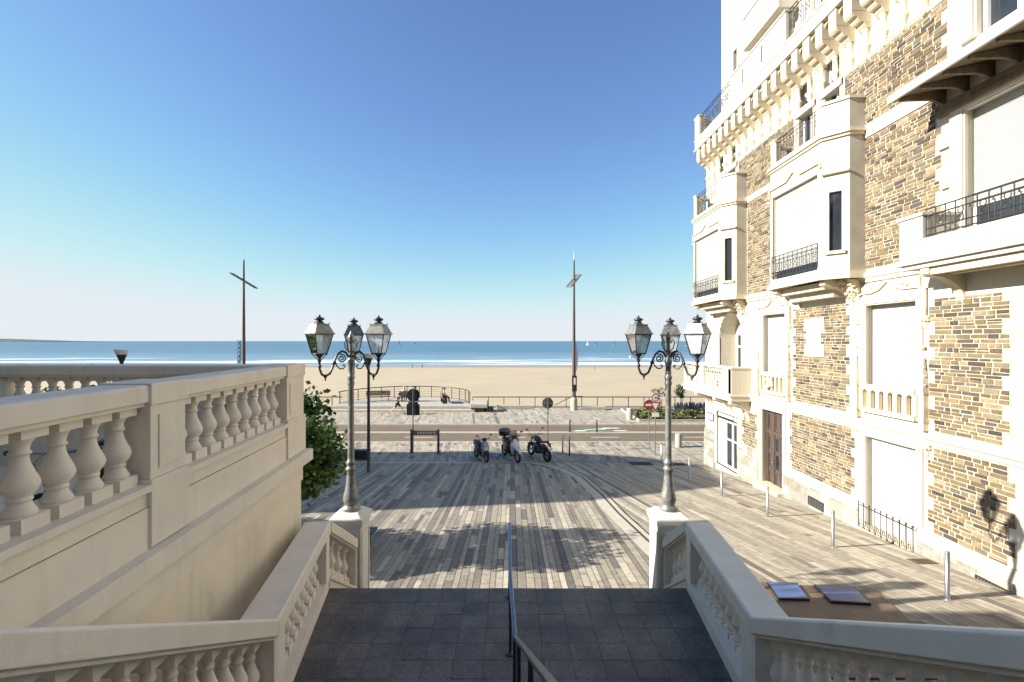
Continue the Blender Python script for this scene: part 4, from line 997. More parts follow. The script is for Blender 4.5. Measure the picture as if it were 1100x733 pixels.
# ------------------------------------------------------------------ lamp pedestals and street lamps
def pedestal(x, y, label):
    zt, zb = 3.33, 1.25
    r = thing('lamp_pedestal', label, 'pedestal', (x, y, zb)); b = MB()
    b.box(x-.245, x+.245, y-.245, y+.245, zb+.3, zt-.20)
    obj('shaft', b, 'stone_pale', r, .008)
    b = MB(); b.box(x-.29, x+.29, y-.29, y+.29, zb-.2, zb+.26); b.box(x-.265, x+.265, y-.265, y+.265, zb+.26, zb+.34); obj('base', b, 'stone_pale', r, .012)
    b = MB(); b.box(x-.262, x+.262, y-.262, y+.262, zt-.22, zt-.17); b.box(x-.285, x+.285, y-.285, y+.285, zt-.17, zt-.085)
    b.hexa([(x-.28, y-.28, zt-.085), (x+.28, y-.28, zt-.085), (x+.28, y+.28, zt-.085), (x-.28, y+.28, zt-.085)], [(x-.17, y-.17, zt), (x+.17, y-.17, zt), (x+.17, y+.17, zt), (x-.17, y+.17, zt)]); obj('cap', b, 'stone_pale', r, .008)
    for (dx, dy) in ((1, 0), (-1, 0), (0, 1), (0, -1)):
        b = MB(); a = .245
        for (u0, u1, z0, z1) in ((-.20, -.165, zb+.42, zt-.30), (.165, .20, zb+.42, zt-.30), (-.165, .165, zb+.42, zb+.455), (-.165, .165, zt-.335, zt-.30)):
            if dx: b.box(x+dx*(a-.002), x+dx*(a+.014), y+u0, y+u1, z0, z1)
            else: b.box(x+u0, x+u1, y+dy*(a-.002), y+dy*(a+.014), z0, z1)
        obj('panel_moulding', b, 'stone_pale', r, .004)
LX, RX, LY = -2.74, 2.66, 7.92
pedestal(LX, LY, 'pale stone pedestal carrying the street lamp on the terrace side')
pedestal(RX, LY, 'sunlit pale stone pedestal carrying the street lamp on the villa side')

def lantern(root, ang, r0, a0):
    c = Vector((r0*math.cos(ang), r0*math.sin(ang), 0))
    def P(u, v, z): q = a0; return (c.x+u*math.cos(q)-v*math.sin(q), c.y+u*math.sin(q)+v*math.cos(q), z)
    zb, zt = 2.66, 2.98; hb, ht = .084, .152
    cr = ((-1, -1), (1, -1), (1, 1), (-1, 1))
    f = MB()
    for (u, v) in cr: f.tube([P(u*hb, v*hb, zb), P(u*ht, v*ht, zt)], .0085, 6)
    for z, h in ((zb, hb), (zt, ht)): f.tube([P(u*h, v*h, z) for u, v in cr], .010, 6, closed=True)
    for i in range(2):
        u, v = cr[i], cr[i+1]; m = ((u[0]+v[0])/2, (u[1]+v[1])/2)
    f.lathe([(.02, 2.52), (.035, 2.545), (.022, 2.57), (.03, 2.60), (.07, 2.645), (.075, 2.66)], (c.x, c.y, 0), 10)
    for (u, v) in cr: f.tube([P(u*hb, v*hb, zb), P(u*hb*.6, v*hb*.6, zb-.05), P(u*.02, v*.02, zb-.10)], .007, 5)
    f.tube([P(0, 0, 2.62), P(0, 0, 2.76)], .012, 6)
    lt = obj('lantern', f, 'lampdark', root)
    g = MB(); h1, h2 = hb-.004, ht-.006
    for i in range(4):
        (u, v), (u2, v2) = cr[i], cr[(i+1) % 4]
        g.add([P(u*h1, v*h1, zb+.01), P(u2*h1, v2*h1, zb+.01), P(u2*h2, v2*h2, zt-.01), P(u*h2, v*h2, zt-.01)], [(0, 1, 2, 3)])
    obj('glass', g, 'pane', lt)
    t = MB()
    def ringq(h, z): return [P(u*h, v*h, z) for u, v in cr]
    t.hexa(ringq(.176, 2.978), ringq(.178, 2.995)); t.hexa(ringq(.168, 2.995), ringq(.106, 3.135)); t.hexa(ringq(.115, 3.135), ringq(.112, 3.15))
    for u, v in cr: t.tube([P(u*.108, v*.108, 3.15), P(u*.108, v*.108, 3.175)], [.010, .004], 5)
    obj('roof', t, 'lamp', lt, .004)
    t = MB(); t.lathe([(.088, 3.15), (.066, 3.175), (.05, 3.19), (.045, 3.205), (.075, 3.215), (.082, 3.235), (.05, 3.255), (.018, 3.265), (.02, 3.285), (.005, 3.30)], (c.x, c.y, 0), 12)
    obj('finial', t, 'lampdark', lt)
def street_lamp(x, y, z, rot, label):
    r = thing('street_lamp', label, 'street lamp', group='three armed lamps on the stair pedestals')
    b = MB(); b.lathe([(.135, 0), (.15, .02), (.15, .05), (.115, .075), (.10, .10), (.118, .14), (.128, .19), (.122, .25), (.10, .33), (.082, .45), (.070, .58), (.066, .66), (.085, .68), (.088, .71), (.068, .735), (.062, .76), (.078, .785), (.082, .81), (.06, .84), (.055, .88)], n=16)
    obj('base', b, 'lamp', r)
    b = MB(); b.lathe([(.055, .86), (.052, 1.5), (.047, 2.1), (.055, 2.12), (.062, 2.16), (.05, 2.19), (.055, 2.22), (.068, 2.25), (.05, 2.29), (.045, 2.45), (.06, 2.48), (.065, 2.54), (.045, 2.57), (.035, 2.62), (.03, 2.82), (.04, 2.84), (.035, 2.88), (.05, 2.90), (.045, 2.95), (.015, 3.02), (.003, 3.05)], n=14)
    obj('pole', b, 'lamp', r)
    for a in (rot, rot+120, rot+240):
        q = R(a); k = 1.04
        pt = lambda rr, zz: (rr*k*math.cos(q), rr*k*math.sin(q), zz)
        b = MB(); raw = [(.04, 2.60), (.09, 2.68), (.157, 2.70), (.22, 2.65), (.265, 2.56), (.30, 2.44), (.345, 2.335), (.42, 2.29), (.475, 2.325), (.508, 2.41), (.513, 2.54)]
        pts = []
        for i in range(len(raw)-1):
            for t in (0, .5): pts.append(pt(raw[i][0]*(1-t)+raw[i+1][0]*t, raw[i][1]*(1-t)+raw[i+1][1]*t))
        pts.append(pt(*raw[-1]))
        b.tube(pts, .019, 8)
        b.tube([pt(.157+.075*(1-i/26)*math.cos(i*.5+1.2), 2.575+.075*(1-i/26)*math.sin(i*.5+1.2)) for i in range(22)], .012, 6)
        b.tube([pt(.262, 2.54), pt(.24, 2.46), pt(.19, 2.405), pt(.13, 2.405), pt(.10, 2.44), (pt(.115, 2.47)), pt(.14, 2.455)], .011, 6)
        for (rr, zz) in ((.42, 2.29), (.285, 2.50), (.508, 2.46)): b.lathe([(.01, -.035), (.028, -.015), (.028, .015), (.01, .035)], pt(rr, zz), 8)
        b.lathe([(.004, -.06), (.014, -.03), (.01, 0)], pt(.42, 2.27), 6)
        b.tube([pt(.03, 2.68), pt(.09, 2.75), pt(.115, 2.84), pt(.08, 2.90), pt(.05, 2.87), pt(.065, 2.83)], .010, 6)
        obj('arm', b, 'lampdark', r)
        lantern(r, q, .513*k, q+R(8))
    r.location = (x, y, z); return r
street_lamp(LX, LY, 3.33, 104, 'three armed lamp on the terrace side pedestal, dark lantern facing the viewer')
street_lamp(RX, LY, 3.33, 68, 'three armed lamp on the villa side pedestal, pale greenish lantern roofs')

# ------------------------------------------------------------------ unseen houses added out of frame: two cast shadows, one blocks sky light
nh = thing('terrace_shade_house', 'unseen plain pale house added on the terrace to shade the steps', 'house', (-12, 0, Z_FLOOR))  # out of view, added to shade the landing and its balustrades
b = MB(); b.box(-22, -7.3, 2.6, 5.7, Z_FLOOR, 9.2); b.box(-22, -7.3, -14, 2.6, Z_FLOOR, 14); obj('wall', b, 'wallfar', nh)
b = MB(); b.box(-22, -7.2, 2.61, 5.8, 9.2, 9.4); obj('flat_roof', b, 'zinc', nh)
b = MB(); b.prism([(-14.2, 14), (2.8, 14), (1.5, 15.6), (-13, 15.6)], 'x', -22.2, -7.1); obj('roof', b, 'slate', nh)
for k in range(4):
    for z in (5.2, 8.6, 11.2):
        if k == 3: continue
        b = MB(); b.box(-7.3, -7.24, -10.5+4*k, -9.2+4*k, z, z+2.0); w_ = obj('window', b, 'whitewood', nh)
        g = MB(); g.box(-7.245, -7.23, -10.4+4*k, -9.3+4*k, z+.1, z+1.9); obj('pane', g, 'glassdark', w_)
bh = thing('sky_blocking_house', 'unseen broad pale house added behind the viewer to block sky light', 'house', (0, -20, Z_FLOOR))  # added behind the camera to cut the sky fill on the square
b = MB(); b.box(-26, 26, -34, -17, 3, 21); obj('wall', b, 'wallfar', bh); b = MB(); b.prism([(-34.2, 21), (-16.8, 21), (-19, 25), (-32, 25)], 'x', -26.2, 26.2); obj('roof', b, 'slate', bh)
for k in range(12):
    for z in (5.5, 9.2, 12.9, 16.6):
        b = MB(); b.box(-24+4*k, -22.6+4*k, -17, -16.94, z, z+2.2); w_ = obj('window', b, 'whitewood', bh)
        g = MB(); g.box(-23.9+4*k, -22.7+4*k, -16.945, -16.93, z+.1, z+2.1); obj('pane', g, 'glassdark', w_)
fh = thing('shadow_casting_house', 'unseen tall pale house shaped to cast the shadow across the square', 'house', (-34, 17, 0))  # out of view, outline shaped to throw the shadow band over the square
b = MB(); b.prism([(11.2, 0), (11.2, 8.0), (23.4, 8), (23.4, 0)], 'x', -41, -27); obj('wall', b, 'wallfar', fh)
b = MB(); b.prism([(11.0, 8.01), (11.2, 8.3), (11.5, 15.4), (13, 18.2), (17.5, 18.2), (19.8, 16.9), (21.6, 14.7), (23.3, 8.4), (23.6, 8.01)], 'x', -41.2, -26.8); obj('roof', b, 'slate', fh)
for k in range(4):
    for z in (1.2, 4.8, 9.0, 12.2):
        b = MB(); b.box(-27, -26.94 if z < 8 else -26.7, 12+2.7*k, 13.1+2.7*k, z, z+1.9); w_ = obj('window', b, 'whitewood', fh)
        g = MB(); g.box(-26.945, -26.93 if z < 8 else -26.69, 12.1+2.7*k, 13.0+2.7*k, z+.1, z+1.8); obj('pane', g, 'glassdark', w_)

# ------------------------------------------------------------------ trees and planting
def leaves(b, c, rad, n, size, rnd, pal, clumps=14, hollow=.55):
    cs = []
    for _ in range(clumps):
        while True:
            p = Vector((rnd.uniform(-1, 1), rnd.uniform(-1, 1), rnd.uniform(-1, 1)))
            if hollow < p.length < 1.02: break
        cs.append((p, rnd.uniform(.20, .46), rnd.choice(pal), rnd.uniform(.7, 1.25)))
    for _ in range(n):
        p, s, col, k = rnd.choice(cs)
        d = Vector((rnd.gauss(0, 1), rnd.gauss(0, 1), rnd.gauss(0, 1))).normalized()*s*rnd.random()**.6
        q = Vector(((p.x+d.x)*rad[0]+c[0], (p.y+d.y)*rad[1]+c[1], (p.z+d.z)*rad[2]+c[2]))
        a = Vector((rnd.gauss(0, 1), rnd.gauss(0, 1), rnd.gauss(0, .6))).normalized(); u = a.cross(Vector((rnd.gauss(0, 1), rnd.gauss(0, 1), rnd.gauss(0, 1)))).normalized(); nn = a.cross(u)
        L = size*rnd.uniform(.7, 1.3); w_ = L*.38; kk = k*rnd.uniform(.75, 1.3); cc = tuple(v*kk for v in col)
        b.add([q, q+a*L*.5+u*w_+nn*w_*.3, q+a*L, q+a*L*.5-u*w_+nn*w_*.3], [(0, 1, 2), (0, 2, 3)], cc)
GREENS = [(.075, .135, .025), (.105, .175, .035), (.05, .095, .022), (.15, .21, .04), (.085, .135, .04)]
def tree(name, label, x, y, z0, cz, rad, n, size, seed, limbs=6, group=None):
    rnd = random.Random(seed); r = thing(name, label, 'tree', (x, y, z0), group=group)
    b = MB(); b.tube([(x, y, z0-.1), (x+.04, y, z0+.6), (x-.03, y+.03, z0+(cz-z0)*.55), (x+.02, y, cz)], [.15, .12, .10, .06], 9)
    for k in range(limbs):
        a = 2*math.pi*k/limbs+rnd.uniform(-.3, .3); h = z0+(cz-z0)*rnd.uniform(.45, .8); e = (x+rad[0]*.75*math.cos(a), y+rad[1]*.75*math.sin(a), cz+rad[2]*rnd.uniform(-.3, .6))
        m = ((x+e[0])/2+rnd.uniform(-.1, .1), (y+e[1])/2, (h+e[2])/2+.15); b.tube([(x, y, h), m, e], [.06, .04, .015], 6)
    obj('trunk', b, 'bark', r)
    b = MB(); leaves(b, (x, y, cz), rad, n, size, rnd, GREENS, clumps=34); obj('crown', b, 'leaf', r)
    return r
TG = 'evergreen trees behind the terrace'
tree('broadleaf_tree', 'glossy dark green tree growing past the end of the terrace wall', -6.05, 10.6, slope_z(10.6), 3.62, (2.05, 1.7, 1.42), 12000, .15, 21, group=TG)
tree('broadleaf_tree', 'dark green tree seen through the balusters of the terrace, farthest from the steps', -13.4, 11.2, slope_z(11.2), 3.8, (1.9, 1.7, 1.5), 4200, .2, 22, group=TG)
tree('broadleaf_tree', 'green tree behind the shaded terrace balusters, next to the one past the wall', -9.6, 10.2, slope_z(10.2), 3.9, (1.7, 1.6, 1.4), 4200, .2, 23, group=TG)

pb = MB(); pb.box(9.6, 17.5, 35.2, 35.32, .05, .26); pb.box(9.6, 9.72, 35.32, 41.0, .05, .26); pb.box(9.6, 17.5, 41.0, 41.12, .05, .26); pb.box(17.38, 17.5, 35.32, 41, .05, .26)
bed = thing('planting_bed', 'raised planting bed edged with stone on the promenade', 'planter', (13.5, 38, .1)); obj('kerb', pb, 'concrete', bed)
b = MB(); b.box(9.72, 17.38, 35.32, 41.0, .05, .20); obj('soil', b, 'soil', bed)
YG = [(.16, .20, .035), (.10, .16, .03), (.20, .21, .05), (.07, .12, .03)]
rnd = random.Random(41)
def shrub(x, y, h, w_, label, seed, pal=YG, name='shrub', n=420, grp='low shrubs in the promenade bed', size=.13):
    rr = random.Random(seed); b = MB(); leaves(b, (x, y, .2+h*.5), (w_, w_, h*.55), n, size, rr, pal, clumps=10, hollow=.2)
    return tag(obj(name, b, 'leaf'), label, 'shrub', grp)
for i, (x, y, h, w_) in enumerate(((10.15, 36.0, .55, .55), (11.1, 35.9, .75, .6), (12.1, 35.9, .6, .62), (13.1, 36.0, .7, .6), (14.1, 35.9, .6, .6), (15.0, 36.0, .75, .6), (10.6, 37.6, .7, .7), (12.3, 38.0, .8, .7), (16.1, 36.2, .8, .7))):
    shrub(x, y, h, w_, 'low yellowish green shrub in the front row of the promenade bed' if y < 37 else 'green shrub in the second row of the promenade bed', 60+i, grp='low front shrubs' if y < 37 else 'shrubs of the second row')
LAV = [(.20, .17, .34), (.16, .14, .28), (.10, .14, .08), (.25, .22, .40)]
for i, (x, y) in enumerate(((14.0, 38.3), (15.0, 38.5), (16.0, 38.4))):
    rr = random.Random(90+i); b = MB()
    for q in range(150):
        a, d = rr.uniform(0, 6.28), rr.random()**.5*.55; l = rr.uniform(.45, .95); bx, by = x+d*math.cos(a), y+d*math.sin(a); lx, ly = rr.uniform(-.2, .2), rr.uniform(-.2, .2)
        b.add([(bx-.012, by, .2), (bx+.012, by, .2), (bx+lx, by+ly, .2+l)], [(0, 1, 2)], (.09, .13, .06))
        b.add([(bx+lx*.6-.04, by+ly*.6, .2+l*.6), (bx+lx*.6+.04, by+ly*.6, .2+l*.6), (bx+lx+.02, by+ly, .2+l), (bx+lx-.02, by+ly, .2+l)], [(0, 1, 2, 3)], rr.choice(LAV))
    tag(obj('lavender', b, 'leaf'), 'clump of purple lavender in the promenade bed near the villa', 'lavender', 'lavender clumps')
for (x, y, cz, rx, rz_, n, pal, lab) in ((12.2, 38.2, 1.95, .62, .42, 420, [(.17, .17, .06), (.13, .14, .05), (.20, .19, .09)], 'small olive tree with a flat loose crown in the promenade bed'), (14.2, 39.0, 1.95, .56, .48, 700, [(.035, .065, .025), (.05, .08, .03)], 'small clipped dark green round tree in the promenade bed')):
    r = thing('standard_tree', lab, 'tree', (x, y, .2)); b = MB()
    for dx in (-.12, .03, .15): b.tube([(x+dx*.5, y, .15), (x+dx, y+dx*.3, cz)], .022, 6)
    obj('trunk', b, 'bark', r); b = MB(); leaves(b, (x, y, cz), (rx, rx, rz_), n, .12, random.Random(int(x*10)), pal, clumps=16); obj('crown', b, 'leaf', r)

# ------------------------------------------------------------------ promenade: railings, platform, benches, masts
def sea_rail(name, label, pts, zb, h, step, extra=()):
    r = thing(name, label, 'railing', (pts[0][0], pts[0][1], zb)); b = MB()
    b.tube([(x, y, zb+h) for x, y in pts], .045, 8); b.tube([(x, y, zb+h*.12) for x, y in pts], .022, 6)
    for z in extra: b.tube([(x, y, zb+h*z) for x, y in pts], .012, 5)
    obj('rail', b, 'darksteel', r); d = 0
    me = MB(); me.box(-.03, .03, -.03, .03, 0, h); me = me.mesh('post', M['darksteel'])
    for (x0, y0), (x1, y1) in zip(pts, pts[1:]):
        L = math.hypot(x1-x0, y1-y0)
        while d <= L:
            t = d/L; inst('post', me, r, (x0+(x1-x0)*t, y0+(y1-y0)*t, zb)); d += step
        d -= L
    return r
sea_rail('promenade_railing', 'long dark railing above the beach between the viewing platform and the villa', [(-3.6, 42.8), (34, 42.8)], .09, .96, 1.43)
sea_rail('promenade_railing', 'dark railing above the beach beyond the tree, before the viewing platform', [(-48, 42.8), (-15.6, 42.8)], .09, .96, 1.43)
PX, PY = -9.6, 40.6
def ell(a, rx=5.9, ry=6.2): return (PX+rx*math.cos(R(a)), PY+ry*math.sin(R(a)))
b = MB(); poly = [(PX-6.4, PY-.2), (PX+6.2, PY-.2)]+[ell(a, 6.2, 6.5) for a in range(0, 181, 9)]
b.prism(poly, 'z', -3.4, .55)
plat = thing('viewing_platform', 'low pale curved viewing platform jutting over the beach', 'platform', (PX, PY, .1)); obj('deck', b, 'concrete', plat, .02)
b = MB(); b.box(PX-8.4, PX+6.4, PY-.8, PY-.2, .05, .30); obj('step', b, 'kerb', plat, .02)
sea_rail('platform_railing', 'curved dark railing round the viewing platform', [ell(a) for a in range(4, 177, 8)], .55, 1.1, 1.25, extra=(.35, .55, .75))
def bench(name, label, x, y, z, L, rz, back=True, m='wood', grp=None, h=.45, dark='darksteel'):
    r = thing(name, label, 'bench', group=grp); b = MB()
    for k in range(3): b.box(-L/2, L/2, -.2+.14*k, -.2+.14*k+.12, h-.05, h)
    obj('seat', b, m, r, .008)
    if back:
        b = MB()
        for k in range(3): b.box(-L/2, L/2, -.26-.03*k, -.22-.03*k, h+.10+.15*k, h+.23+.15*k)
        obj('backrest', b, m, r, .008)
    for s in (-1, 1):
        b = MB(); b.box(s*(L/2-.2)-.03, s*(L/2-.2)+.03, -.2, .2, 0, h-.05)
        if back: b.hexa([(s*(L/2-.2)-.025, -.24, 0), (s*(L/2-.2)+.025, -.24, 0), (s*(L/2-.2)+.025, -.18, 0), (s*(L/2-.2)-.025, -.18, 0)], [(s*(L/2-.2)-.025, -.31, h+.5), (s*(L/2-.2)+.025, -.31, h+.5), (s*(L/2-.2)+.025, -.27, h+.5), (s*(L/2-.2)-.025, -.27, h+.5)])
        obj('leg', b, dark, r)
    r.location = (x, y, z); r.rotation_euler = (0, 0, rz); return r
bench('bench', 'brown bench on the viewing platform with two people seen from behind', -9.55, 43.6, .55, 1.9, 0)
bench('bench', 'empty brown bench on the viewing platform, left of the occupied one', -12.6, 43.9, .55, 2.2, R(14))
bench('bench', 'bench on the viewing platform under the person in dark trousers', -6.2, 42.6, .55, 1.7, R(-75))
lb = bench('bench', 'low black backless bench in the shaded square beside the tree', -8.75, 24.4, 0, 2.3, 0, back=False, m='black', h=.5)
lb.location = (0, 0, 0); b = MB(); b.box(-1.1, 1.1, -.17, .17, .05, .44); obj('skirt', b, 'black', lb); lb.location = (-8.6, 24.4, 0)
bench('bench', 'small dark bench half hidden behind the terrace side lamp pedestal', -4.05, 11.35, slope_z(11.35), 1.45, 0, back=False, m='greymetal', h=.45)
sb_ = thing('concrete_bench', 'white topped concrete bench at the right end of the viewing platform', 'bench', (-2.8, 40.2, .1)); b = MB(); b.prism([(39.8, .45), (41.2, .45), (41.2, .95), (40.6, 1.0), (39.8, .8)], 'x', -3.6, -2.1); obj('block', b, 'concrete', sb_, .06)
b = MB(); b.box(-3.5, -2.2, 39.9, 41.0, .09, .45); b.box(-2.4, -1.6, 39.9, 40.4, .09, .55); obj('base', b, 'darksteel', sb_, .02)
b = MB(); b.box(-1.4, 1.1, 41.6, 42.1, .09, .42); tag(obj('kerb_bench', b, 'concrete', None, .03), 'low grey stone kerb bench in front of the promenade railing', 'bench')
b = MB(); b.box(5.95, 8.3, 41.0, 41.5, .09, .40); tag(obj('kerb_bench', b, 'concrete', None, .03), 'low stone kerb bench at the foot of the bannered mast', 'bench')
rr_ = thing('ramp_handrail', 'short sloping handrail of the beach ramp left of the bannered mast', 'handrail', (4.2, 43.0, 0)); b = MB(); b.tube([(4.0, 43.3, .25), (5.6, 43.3, 1.05), (6.6, 43.3, 1.05)], .035, 6); b.tube([(5.6, 43.3, 0), (5.6, 43.3, 1.05)], .03, 6); obj('rail', b, 'darksteel', rr_)

def mast(x, y, label, head, flip, kind):
    r = thing('tall_mast', label, 'mast', (x, y, .1)); b = MB()
    b.lathe([(.17, 0), (.16, 3), (.13, 6.5), (.10, 10), (.075, 13.0), (.06, 13.3)], (x, y, .1), 10); obj('pole', b, 'mast', r)
    b = MB(); b.lathe([(.045, 13.2), (.02, 14.0), (.004, 14.3)], (x, y, .1), 8); obj('spike', b, 'white', r)
    b = MB(); ca, sa = math.cos(head), math.sin(head)
    def Q(u, v, w_=0): return (x+ca*u*math.cos(R(31))-sa*v, y+sa*u*math.cos(R(31))+ca*v, 11.55+flip*u*math.sin(R(31))+w_)
    for v in (-.24, .24): b.sweep(Q(-1.28, v), Q(1.28, v), box_prof(.07, -.05, .05))
    for u in (-1.25, -.85, -.45, -.15, .15, .45, .85, 1.25): b.sweep(Q(u, -.24), Q(u, .24), box_prof(.16 if abs(u) < 1.2 else .07, -.045, .045))
    obj('lamp_frame', b, 'greymetal', r)
    b = MB(); b.lathe([(.30, 0), (.29, .9), (.24, 1.05), (.17, 1.1)], (x, y, .1), 14); obj('foot', b, 'concrete', r)
    if kind == 'banner':
        b = MB(); b.box(x-.58, x-.22, y-.03, y+.0, 4.2, 6.25); bn = obj('banner', b, 'blue', r); b = MB()
        for k in range(5): b.tube([(x-.40+.09*math.cos(t), y-.036, 4.55+.38*k+.11*math.sin(t)*(1+.3*(k % 2))) for t in [i*.7 for i in range(7+k % 3)]], .018, 4)
        obj('lettering', b, 'signwhite', bn)
    else:
        b = MB(); pts = [(x+.17+.20*math.sin(math.pi*t/10), 3.35+.29*t) for t in range(11)]+[(x+.17, 3.35+.29*t) for t in range(10, -1, -1)]
        b.prism(pts, 'y', y-.04, y+.04); obj('sail_panel', b, 'white', r)
        b = MB(); b.box(x-.2, x+.22, y-.25, y-.18, 1.75, 3.15); bn = obj('banner', b, 'black', r)
        b = MB(); b.box(x-.06, x+.12, y-.262, y-.248, 2.35, 2.95); obj('poster', b, 'signwhite', bn)
mast(5.5, 41.3, 'tall brown mast with a dark banner and curved pale panel above the sea railing', R(60), 1, 'panel')
mast(-23.8, 41.3, 'tall brown mast with a blue banner rising beyond the terrace balustrade', 0, -1, 'banner')
def cone_lamp(x, y, label, ht=5.65):
    z = slope_z(y); r = thing('cone_lamp', label, 'street lamp', (x, y, z), group='modern lamps with an inverted cone head'); b = MB(); h = ht-z
    b.lathe([(.10, 0), (.085, .02), (.075, 1.2), (.06, h-.75), (.05, h-.55)], (x, y, z), 10); obj('pole', b, 'darksteel', r)
    b = MB(); b.lathe([(.05, h-.60), (.08, h-.52), (.185, h-.22)], (x, y, z), 14); obj('cone', b, 'lampdark', r)
    b = MB(); b.lathe([(.19, h-.22), (.27, h-.03), (.26, h)], (x, y, z), 14); obj('diffuser', b, 'headlight', r)
cone_lamp(-6.5, 21.1, 'slim dark lamp post with a cone head behind the terrace side lamp')
cone_lamp(-16.1, 19.2, 'inverted cone lamp head rising above the far terrace balustrade', 5.86)

# ------------------------------------------------------------------ signs
def disc(b, x, y, z, r_, t=.02, n=20):
    vs = [(x+r_*math.cos(2*math.pi*i/n), y, z+r_*math.sin(2*math.pi*i/n)) for i in range(n)]; vs2 = [(a, y+t, c) for a, _, c in vs]
    b.add(vs+vs2, [tuple(range(n)), tuple(reversed(range(n, 2*n)))]+[(i, (i+1) % n, n+(i+1) % n, n+i) for i in range(n)])
def text_mesh(s, size, m, parent, x, y, z):
    cu = bpy.data.curves.new('t', 'FONT'); cu.body = s; cu.size = size; cu.align_x = 'CENTER'; cu.align_y = 'CENTER'; cu.extrude = .004
    o = bpy.data.objects.new('t', cu); COL.objects.link(o); bpy.context.view_layer.update()
    me = bpy.data.meshes.new_from_object(o.evaluated_get(bpy.context.evaluated_depsgraph_get())); bpy.data.objects.remove(o)
    me.transform(Matrix.Translation((x, y, z)) @ Matrix.Rotation(R(90), 4, 'X')); me.materials.clear(); me.materials.append(M[m])
    o = bpy.data.objects.new('lettering', me); COL.objects.link(o); attach(o, parent)
s1 = thing('road_sign', 'back of a round and square traffic sign pair on a thin pole before the platform', 'road sign', (-5.42, 25.5, 0))
b = MB(); b.tube([(-5.42, 25.5, 0), (-5.42, 25.5, 3.7)], .03, 8); obj('pole', b, 'greymetal', s1)
b = MB(); disc(b, -5.42, 25.55, 3.22, .36); obj('round_plate', b, 'black', s1)
b = MB(); b.box(-5.79, -5.07, 25.55, 25.57, 2.12, 2.74); b.box(-5.70, -5.16, 25.55, 25.57, 2.74, 2.86); obj('square_plate', b, 'black', s1, .02)
s2 = thing('road_sign', 'round traffic sign seen from behind above the black motorcycle', 'road sign', (2.0, 26.0, 0))
b = MB(); b.tube([(2.0, 26, 0), (2.0, 26, 3.05)], .028, 8); obj('pole', b, 'greymetal', s2); b = MB(); disc(b, 2.0, 26.04, 2.72, .31); obj('round_plate', b, 'greymetal', s2)
b = MB(); b.box(1.74, 2.26, 26.03, 26.038, 2.68, 2.76); obj('bracket', b, 'steel', s2)
s3 = thing('road_sign', 'give way triangle under a round 30 speed sign beside the villa side lamp', 'road sign', (7.72, 25.1, 0)); X, Y = 7.72, 25.05
b = MB(); b.tube([(X, 25.1, 0), (X, 25.1, 3.4)], .03, 8); obj('pole', b, 'steel', s3)
def tri(b, X, Y, z, s, t): b.prism([(X-s, z+s*.58), (X+s, z+s*.58), (X, z-s*1.15)], 'y', Y-t, Y)
b = MB(); tri(b, X, Y, 2.74, .31, .02); tp_ = obj('triangle_plate', b, 'red', s3); b = MB(); tri(b, X, Y-.021, 2.74, .19, .006); obj('triangle_field', b, 'signwhite', tp_)
b = MB(); disc(b, X, Y-.02, 3.15, .21); rp = obj('round_plate', b, 'red', s3); b = MB(); disc(b, X, Y-.027, 3.15, .155, .006); rf = obj('round_field', b, 'signwhite', rp); text_mesh('30', .2, 'black', rp, X, Y-.033, 3.15)
b = MB(); b.box(X-.19, X+.19, Y-.02, Y, 2.12, 2.34); obj('lower_plate', b, 'signwhite', s3); b = MB(); b.box(X+.24, X+.55, Y-.02, Y, 3.08, 3.2); obj('side_plate', b, 'signwhite', s3)
s4 = thing('road_sign', 'red no entry sign half behind the give way sign', 'road sign', (7.9, 27, 0)); b = MB(); b.tube([(7.95, 27.0, 0), (7.95, 27.0, 2.9)], .03, 8); obj('pole', b, 'steel', s4)
b = MB(); disc(b, 7.95, 26.95, 2.50, .30); rp = obj('round_plate', b, 'red', s4); b = MB(); b.box(7.74, 8.16, 26.94, 26.952, 2.44, 2.56); obj('bar', b, 'signwhite', rp)
fr = thing('board_frame', 'dark two post frame with a perforated board beside the thin sign pole', 'notice board', (-4.8, 25.8, 0))
for x in (-5.57, -4.08): b = MB(); b.box(x-.06, x+.06, 25.74, 25.86, 0, 1.3); obj('post', b, 'darksteel', fr, .01)
b = MB(); b.box(-5.5, -4.15, 25.78, 25.82, .98, 1.24); bo = obj('board', b, 'greymetal', fr, .01)
for k in range(8): b = MB(); disc(b, -5.35+.15*k, 25.772, 1.11, .045, .006, 10); obj('hole', b, 'concrete', bo)

# ------------------------------------------------------------------ bollards and posts
bm_ = MB(); bm_.lathe([(.055, 0), (.055, .012), (.038, .014), (.038, .885), (.034, .895), (.02, .90)], n=14); pm_ = bm_.mesh('steel_bollard', M['steel'])
BL = [(8.10, 8.66, 'slim steel bollard nearest the viewer, its shadow reaching the villa wall'), (7.88, 11.42, 'slim steel bollard in front of the white shuttered shopfront'), (7.72, 14.06, 'slim steel bollard in front of the rubble wall beside the brown door'),
      (7.48, 16.6, 'slim bollard in the shade in front of the shop window'), (7.43, 19.5, 'slim bollard in the shade beyond the villa side lamp post'), (7.70, 24.0, 'slim dark bollard in front of the give way sign pole')]
for i, (x, y, l) in enumerate(BL):
    o = bpy.data.objects.new('steel_bollard', pm_); COL.objects.link(o); o.location = (x, y, slope_z(y)); tag(o, l, 'bollard', 'slim steel bollards along the villa')
pm2 = MB(); pm2.lathe([(.04, 0), (.035, 1.08), (.02, 1.1)], n=10); pm2 = pm2.mesh('post', M['darksteel'])
